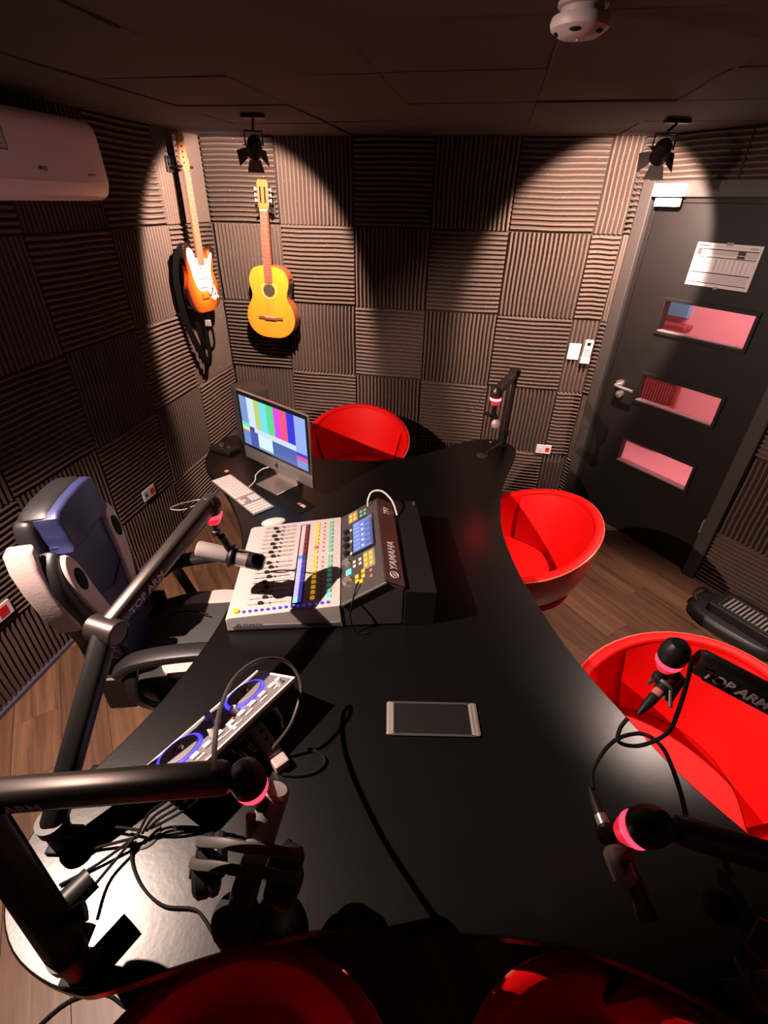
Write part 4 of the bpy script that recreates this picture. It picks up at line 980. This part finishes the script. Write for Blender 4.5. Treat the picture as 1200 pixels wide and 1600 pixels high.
# ------------------------------------------------------------------ guitars (local x right, y into the wall, z up)
def wmat(O, d, x, z, y, tilt=0, yaw=0):
    yy = Vector((0, 0, 1)).cross(d)
    return frame(d, yy, (0, 0, 1), O+d*x+yy*y+Vector((0, 0, z))) @ Matrix.Rotation(yaw, 4, 'Z') @ Matrix.Rotation(tilt, 4, 'Y')
XZ = Matrix(((1, 0, 0, 0), (0, 0, 1, 0), (0, 1, 0, 0), (0, 0, 0, 1)))        # prism (x, y, h) -> (x, h, y)
def outline_sym(h): return [(v.x, v.y) for v in smooth_pts([(x, y, 0) for x, y in h] + [(-x, y, 0) for x, y in h[-2:0:-1]], 4, True)]
ag = Thing('acoustic_guitar', 'classical acoustic guitar with an orange spruce top hanging on the back wall', 'guitar')
ag.o.matrix_world = wmat(A, dB, .415, 1.125, 0, math.radians(2.2))
h = [(0, 0), (.09, .010), (.155, .055), (.183, .125), (.172, .20), (.138, .262), (.130, .30), (.142, .35), (.145, .40), (.118, .455), (.06, .480), (0, .482)]
ob = outline_sym(h)
bd = ag.part('body', MB().prism(ob, -.118, -.022, XZ, bev=.003), MAHOG)
ob2 = [(x*.985, (y-.24)*.985+.24) for x, y in ob]
ag.part('soundboard', MB().prism(ob2, -.1205, -.1175, XZ), SPRUCE, parent=bd)
ag.part('rosette', MB().ring((0, -.1205, .325), .054, .0045, 36, 6, Matrix.Rotation(PI/2, 4, 'X') @ Matrix.Diagonal((1, 1, .3, 1))), mat('rosette_inlay', (.75, .33, .08), .4), parent=bd)
ag.part('sound_hole', MB().cyl((0, -.1215, .325), (0, -.119, .325), .042, 32), mat('hole_dark', (.03, .015, .008), .9), parent=bd)
br = ag.part('bridge', MB().box((-.092, -.128, .132), (.092, -.1205, .150), .002).box((-.045, -.131, .128), (.045, -.1205, .146), .002), ROSE, parent=bd)
ag.part('saddle', MB().box((-.04, -.1325, .147), (.04, -.1305, .150)), WHITE, parent=bd)
nk = ag.part('neck', MB().prism([(-.027, .465), (.027, .465), (.024, .80), (-.024, .80)], -.116, -.096, XZ, bev=.004), MAHOG)
ag.part('fretboard', MB().prism([(-.029, .375), (.029, .375), (.0255, .805), (-.0255, .805)], -.126, -.1165, XZ), ROSE, parent=nk)
for i in range(19):
    z = .805-(.65*(1-2**(-(i+1)/12)))*1.0
    if z > .38: ag.part('fret', MB().box((-.027, -.1272, z-.0008), (.027, -.1255, z+.0008)), SILVER, parent=nk)
hs = ag.part('headstock', MB().prism([(-.027, .805), (.027, .805), (.036, .83), (.037, .955), (.028, .972), (-.028, .972), (-.037, .955), (-.036, .83)], -.120, -.102, XZ, bev=.002), mat('headstock_veneer', (.42, .10, .03), .3, coat=.4))
ag.part('slot', MB().box((.010, -.1215, .845), (.021, -.119, .935), .001).box((-.021, -.1215, .845), (-.010, -.119, .935), .001), BLKM, parent=hs)
for s in (-1, 1):
    for i in range(3):
        z = .86+i*.030
        ag.part('tuning_peg', MB().cyl((s*.036, -.111, z), (s*.052, -.111, z), .003, 8).box((s*.052-.005, -.118, z-.009), (s*.052+.005, -.104, z+.009), .003), WHITE, parent=hs)
for i in range(6):
    x = -.021+i*.0084
    ag.part('string', MB().cyl((x*1.35, -.1335, .148), (x*.92, -.1295, .808), .0006, 4), SILVER)
ag.part('nut', MB().box((-.026, -.1295, .803), (.026, -.117, .809)), WHITE, parent=nk)
ag.part('side_preamp', MB().box((.118, -.10, .31), (.146, -.045, .405), .004), BLK, parent=bd)
t = Thing('guitar_hanger', 'black padded wall hanger behind the acoustic guitar headstock', 'hanger'); t.o.matrix_world = wmat(A, dB, .45, 1.94, 0)
t.part('wall_plate', MB().box((-.03, -.006, -.05), (.03, .01, .06), .004), BLK)
t.part('fork', MB().tube([(-.045, -.135, -.012), (-.042, -.092, -.010), (0, -.085, 0), (.042, -.092, -.010), (.045, -.135, -.012)], .008, 10).cyl((0, -.006, .0), (0, -.088, 0), .007, 10), BLK)

eg = Thing('electric_guitar', 'sunburst electric guitar with white pickguard hanging on the left wall', 'guitar')
eg.o.matrix_world = wmat(A+dL*4.3, -dL, 4.3-.43, 1.345, -.045, math.radians(1.0), math.radians(-10))
so = [(0, 0), (.075, .006), (.135, .04), (.158, .10), (.150, .165), (.122, .215), (.116, .25), (.130, .29), (.150, .33), (.152, .365), (.132, .385), (.105, .375), (.075, .335), (.050, .322), (-.005, .322), (-.035, .33), (-.062, .37), (-.085, .405), (-.118, .41), (-.140, .38), (-.142, .335), (-.128, .285), (-.122, .24), (-.135, .19), (-.158, .13), (-.156, .075), (-.12, .025), (-.065, .003)]
so = [(v.x, v.y) for v in smooth_pts([(x, y, 0) for x, y in so], 3, True)]
bd = eg.part('body', MB().prism(so, -.065, -.022, XZ, bev=.006), SUNB)
pg = [(.035, .322), (-.04, .325), (-.058, .36), (-.085, .385), (-.108, .375), (-.115, .33), (-.098, .26), (-.085, .20), (-.055, .145), (-.02, .13), (.035, .13), (.05, .09), (.095, .065), (.118, .09), (.108, .14), (.088, .19), (.086, .25), (.108, .31), (.118, .345), (.10, .345), (.07, .31)]
pg = [(v.x, v.y) for v in smooth_pts([(x, y, 0) for x, y in pg], 3, True)]
pgo = eg.part('pickguard', MB().prism(pg, -.0685, -.0652, XZ), PGUARD, parent=bd)
for z, tl in ((.275, 0), (.215, 0), (.162, .15)): eg.part('pickup', MB().box((-.042, -.0745, z-.009), (.042, -.0687, z+.009), .003), mat('pickup_white', (.7, .62, .56), .4) if z > .2 else WHITE, parent=bd)
eg.part('bridge', MB().box((-.036, -.076, .088), (.036, -.0655, .122), .002), CHROME, parent=bd)
for (x, z) in ((.072, .150), (.092, .118), (.106, .088)): eg.part('control_knob', MB().cyl((x, -.0655, z), (x, -.082, z), .0105, 14), WHITE, parent=bd)
eg.part('tremolo_arm', MB().tube([(.03, -.078, .10), (.05, -.088, .12), (.075, -.088, .19)], .0025, 8), CHROME, parent=bd)
nk = eg.part('neck', MB().prism([(-.0275, .285), (.0275, .285), (.0215, .775), (-.0215, .775)], -.079, -.060, XZ, bev=.004), MAPLE)
for i in range(20):
    z = .775-(.648*(1-2**(-(i+1)/12)))
    if z > .29: eg.part('fret', MB().box((-.025, -.0805, z-.0008), (.025, -.0788, z+.0008)), SILVER, parent=nk)
hsp = [(-.0215, .775), (.0215, .775), (.030, .79), (.036, .815), (.030, .835), (.022, .85), (.020, .94), (.006, .965), (-.02, .965), (-.036, .945), (-.038, .90), (-.034, .82), (-.030, .79)]
hs = eg.part('headstock', MB().prism(hsp, -.074, -.060, XZ, bev=.002), MAPLE)
for i in range(6):
    z = .815+i*.0255
    eg.part('tuning_peg', MB().cyl((-.022, -.074, z), (-.022, -.084, z), .005, 8).cyl((-.034, -.066, z), (-.050, -.066, z), .0025, 8).ball((-.054, -.066, z), .006, 10, sc=(1, .6, 1.2)), CHROME, parent=hs)
for i in range(6):
    x = -.0175+i*.007; eg.part('string', MB().cyl((x*1.4, -.080, .118), (x, -.0825, .778), .0005, 4), SILVER)
t = Thing('guitar_hanger', 'small wall hanger holding the sunburst guitar headstock', 'hanger'); t.o.matrix_world = eg.o.matrix_world @ Matrix.Translation((0, 0, .79))
t.part('wall_plate', MB().box((-.03, .036, -.02), (.03, .05, .06), .004), BLK)
t.part('fork', MB().tube([(-.045, -.085, .008), (-.040, -.048, .006), (0, -.045, .008), (.040, -.048, .006), (.045, -.085, .008)], .006, 10).cyl((0, .04, .01), (0, -.045, .01), .006, 10), BLK)
EM = eg.o.matrix_world
def E_(x, y, z): return EM @ Vector((x, y-.03, z))
t = Thing('guitar_strap', 'black guitar strap hanging in a loop below the sunburst guitar', 'strap', E_(0, -.02, -.25))
t.part('webbing', MB().tube(smooth_pts([E_(-.07, -.03, .40), E_(-.17, -.02, .36), E_(-.20, .0, .24), E_(-.19, .01, .05), E_(-.15, .005, -.12), E_(-.09, .0, -.26), E_(-.035, 0, -.33), E_(-.005, 0, -.26), E_(-.01, .0, -.15), E_(0, -.01, -.01)], 6), 1, 8, oval=(.004, .024), up=(0, 0, 1)), STRAP, True)
t.part('tail', MB().tube(smooth_pts([E_(.005, -.02, -.01), E_(.035, -.01, -.08), E_(.06, 0, -.16), E_(.05, 0, -.23), E_(.005, 0, -.25), E_(-.06, 0, -.18), E_(-.09, 0, -.05)], 6), 1, 8, oval=(.004, .018), up=(0, 0, 1)), STRAP, True)
t.part('buckle', MB().box((-.02, -.01, .16), (.022, .008, .20), .003), GREY)

# ------------------------------------------------------------------ air conditioner
ac = Thing('air_conditioner', 'white wall-mounted air conditioner at the upper left', 'air conditioner'); ac.o.matrix_world = wmat(A+dL*4.3, -dL, 4.3-2.14, 1.975, 0)
pr = [(0.0, .0), (-.15, .0), (-.185, .018), (-.203, .06), (-.203, .10), (-.198, .22), (-.185, .265), (-.16, .285), (0, .285)]
YZ = Matrix(((0, 0, 1, 0), (1, 0, 0, 0), (0, 1, 0, 0), (0, 0, 0, 1)))
ACW = mat('ac_white', (.88, .76, .82), .3)
cs_ = ac.part('casing', MB().prism([(v.x, v.y) for v in smooth_pts([(a, b, 0) for a, b in pr[1:-1]], 4)] + [(0, .285), (0, 0)], 0, .88, YZ, bev=.012, smooth=True), ACW)
ac.part('flap', MB().prism([(-.155, -.002), (-.188, .017), (-.206, .058), (-.2065, .066), (-.19, .060), (-.15, .02)], .01, .80, YZ, bev=.001, smooth=True), ACW, parent=cs_)
ac.part('panel_seam', MB().box((.005, -.2042, .0685), (.872, -.202, .0705)), GREY, parent=cs_)
ac.part('badge', MB().cyl((.50, -.2035, .105), (.50, -.2055, .105), .007, 16), mat('badge_red', (.12, .02, .03), .4), parent=cs_)
LM = frame((1, 0, 0), (0, -.02, 1), (0, -1, -.02), (.512, -.2040, .098))
lettering('LG', .018, LM, DGREY, cs_, bold=.0005)
lettering('INVERTER', .011, frame((1, 0, 0), (0, -.02, 1), (0, -1, -.02), (.755, -.2040, .088)), GREY, cs_)
lb = ac.part('energy_label', MB().box((.27, -.2045, .15), (.375, -.1990, .26)), mat('label_paper', (.62, .55, .58), .5), parent=cs_)
picture('label_print', [(.27, .15, .375, .154, (.05, .04, .05)), (.371, .15, .375, .26, (.05, .04, .05))] + [(.30, .165+i*.015, .36, .170+i*.015, (.3, .25, .28)) for i in range(6)], frame((1, 0, 0), (0, 0, 1), (0, -1, 0), (0, -.2046, 0)), PRINT, lb)

# ------------------------------------------------------------------ plates on the walls
def plate(name, label, cat, O, d, x, z, w, h_, holes, tilt=0):
    t = Thing(name, label, cat); t.o.matrix_world = wmat(O, d, x, z, -.001, tilt)
    p_ = t.part('plate', MB().box((-w/2, -.010, -h_/2), (w/2, .0, h_/2), .003), WHITE)
    for (hx, hz, hw, hh, m_) in holes: t.part('socket' if m_ is SHELLIN else 'module', MB().box((hx-hw/2, -.0115, hz-hh/2), (hx+hw/2, -.009, hz+hh/2), .001), m_, parent=p_)
    return t
plate('wall_outlet', 'white wall outlet with one red socket low on the back wall near the door', 'outlet', A, dB, 2.52, .402, .112, .072, [(.028, 0, .028, .034, SHELLIN), (-.022, 0, .034, .034, WHITE)])
LO, LD = A+dL*4.3, -dL
plate('wall_outlet', 'white wall outlet with red socket on the left wall above the gaming chair', 'outlet', LO, LD, 4.3-1.335, .432, .115, .072, [(.026, 0, .036, .036, SHELLIN), (-.03, 0, .02, .02, DGREY)])
plate('wall_outlet', 'white wall outlet with red socket at the left edge of the picture', 'outlet', LO, LD, 4.3-2.43, .448, .13, .075, [(.022, 0, .045, .048, SHELLIN), (-.035, 0, .032, .036, BLKM)])
plate('switch_plate', 'white square switch plate on the back wall left of the remote control', 'switch', A, dB, 2.578, 1.150, .078, .108, [(0, 0, .045, .06, WHITE)])
t = Thing('remote_control', 'white air conditioner remote control in a holder beside the door frame', 'remote control'); t.o.matrix_world = wmat(A, dB, 2.662, 1.160, -.004, .03)
rb = t.part('body', MB().box((-.027, -.022, -.075), (.027, .0, .075), .006), WHITE)
t.part('display', MB().box((-.014, -.0235, .038), (.010, -.021, .060), .001), BLKM, parent=rb)
for i in range(4):
    for j in range(3): t.part('key', MB().box((-.018+j*.013, -.0235, -.045+i*.016), (-.009+j*.013, -.0215, -.036+i*.016), .001), GREY, parent=rb)
t.part('holder', MB().box((-.031, -.026, -.082), (.031, .004, -.040), .004), WHITE)

# ------------------------------------------------------------------ ceiling fixtures
t = Thing('smoke_detector', 'round white detector with dark slots hanging from the ceiling', 'detector', (.362, 1.31, ZC-.001))
t.o.scale = (.70, .70, .62)
t.part('base', MB().lathe([(.001, 0), (.068, 0), (.068, -.014), (.058, -.018), (.058, -.034), (.001, -.034)], 32), DETW)
bdy = t.part('housing', MB().lathe([(.058, -.034), (.078, -.038), (.082, -.052), (.078, -.066), (.055, -.082), (.03, -.088), (.001, -.089)], 32), DETW)
for i in range(5):
    a = 2*PI*i/5+.5; t.part('vent_slot', MB().ball((.058*math.cos(a), .058*math.sin(a), -.073), .01, 12, M=Matrix.Rotation(a, 4, 'Z'), sc=(1.0, 1.9, .9)), BLKM, parent=bdy)
t.part('indicator', MB().cyl((0, 0, -.088), (0, 0, -.092), .005, 10), PNK, parent=bdy)

for (hpos, tgt, en, cs1, bl1, base, lab) in LAMPS:
    hpos = Vector(hpos); d = (Vector(tgt)-hpos).normalized(); base = Vector(base)
    t = Thing('spotlight', lab, 'spotlight', base, group='black spotlights under the ceiling')
    t.part('ceiling_plate', MB().box((base.x-.055, base.y-.018, ZC-.020), (base.x+.055, base.y+.018, ZC-.002), .004), BLK, True)
    q = d.to_track_quat('Z', 'Y').to_matrix().to_4x4(); back = hpos-d*.075
    sd = d.cross(UPZ).normalized()
    t.part('yoke', MB().tube([base+Vector((0, 0, -.02)), back+Vector((0, 0, .06))], .006, 8).tube([back+sd*.042, back+sd*.042+Vector((0, 0, .055)), back-sd*.042+Vector((0, 0, .055)), back-sd*.042], .004, 8), BLK, True)
    can = t.part('lamp_can', MB().lathe([(.001, -.045), (.022, -.040), (.034, -.02), (.038, .02), (.038, .045), (.034, .045), (.033, .01), (.001, .005)], 24, Matrix.Translation(back) @ q), BLK, True)
    t.part('bulb', MB().lathe([(.001, .008), (.030, .010), (.030, .014), (.001, .018)], 20, Matrix.Translation(back) @ q), LAMPG, True, parent=can)
    mouth = back+d*.046
    cut_k = -1
    if hpos.y < 1 and hpos.x < 0:      # added oversized flap, shaped to keep this lamp off the near chairs
        m_ = Vector((.148, -.882, .448)).normalized(); L0_ = hpos-d*.034; t_ = (d-m_*d.dot(m_)).normalized(); w_ = m_.cross(t_)
        q0, q1 = L0_+m_*.050+t_*.004, L0_+t_*.130-m_*.001
        blocker = MB().add([q0-w_*.05, q0+w_*.05, q1+w_*.24, q1-w_*.24] + [v+m_*.0015 for v in (q0-w_*.05, q0+w_*.05, q1+w_*.24, q1-w_*.24)], [(0, 1, 2, 3), (7, 6, 5, 4), (0, 4, 5, 1), (1, 5, 6, 2), (2, 6, 7, 3), (3, 7, 4, 0)])
        t.part('barn_door_or_blocker', blocker, BLK, True, parent=can)  # the added light blocker, not one of the lamp's own doors
    for k in range(4):
        a = PI/2*k+PI/4*0; T = Matrix.Translation(mouth) @ q @ Matrix.Rotation(a, 4, 'Z') @ Matrix.Translation((.034, 0, 0)) @ Matrix.Rotation(math.radians(-42), 4, 'Y')
        if k == cut_k: continue
        t.part('barn_door_or_blocker', MB().prism([(0, -.027), (.052, -.042), (.052, .042), (0, .027)], -.0008, .0008, T), FLAP, True, parent=can)

# ------------------------------------------------------------------ equipment bag on the floor at the right
eb = Thing('equipment_bag', 'black bag with an amplifier on top, on the floor below the right wall', 'bag', (2.01, 1.94, 0), math.radians(-58.7))
eb.o.scale = (.76, .76, .8)
bp_ = [(-.30, -.14), (-.15, -.21), (.12, -.20), (.28, -.15), (.31, .0), (.28, .15), (.10, .20), (-.15, .19), (-.31, .12), (-.33, .0)]
eb.part('bag', MB().prism([(v.x, v.y) for v in smooth_pts([(a, b_, 0) for a, b_ in bp_], 3, True)], .0, .09, None, bev=.035, smooth=True), BLKL)
am_ = eb.part('amplifier', MB().box((-.20, -.12, .085), (.24, .14, .16), .008), BLK)
for i in range(11): eb.part('grille_bar', MB().box((-.12+i*.028, -.075, .160), (-.106+i*.028, .075, .165), .001), GREY, parent=am_)
eb.part('grille_rim', MB().box((-.14, -.09, .160), (.20, -.084, .167)).box((-.14, .084, .160), (.20, .09, .167)).box((-.146, -.09, .160), (-.14, .09, .167)), DGREY, parent=am_)
eb.part('handle_strap', MB().tube(smooth_pts([(-.28, -.10, .09), (-.33, -.05, .12), (-.33, .05, .12), (-.28, .10, .09)], 5), .012, 8), BLKL)
eb.part('tag', MB().box((-.22, .15, .09), (-.16, .20, .10), .002), mat('pink_tag', (.5, .05, .14), .5))
eb.part('label_patch', MB().box((-.04, -.197, .040), (.0, -.186, .07), .001), WHITE)
print('OBJECTS', len(bpy.data.objects))
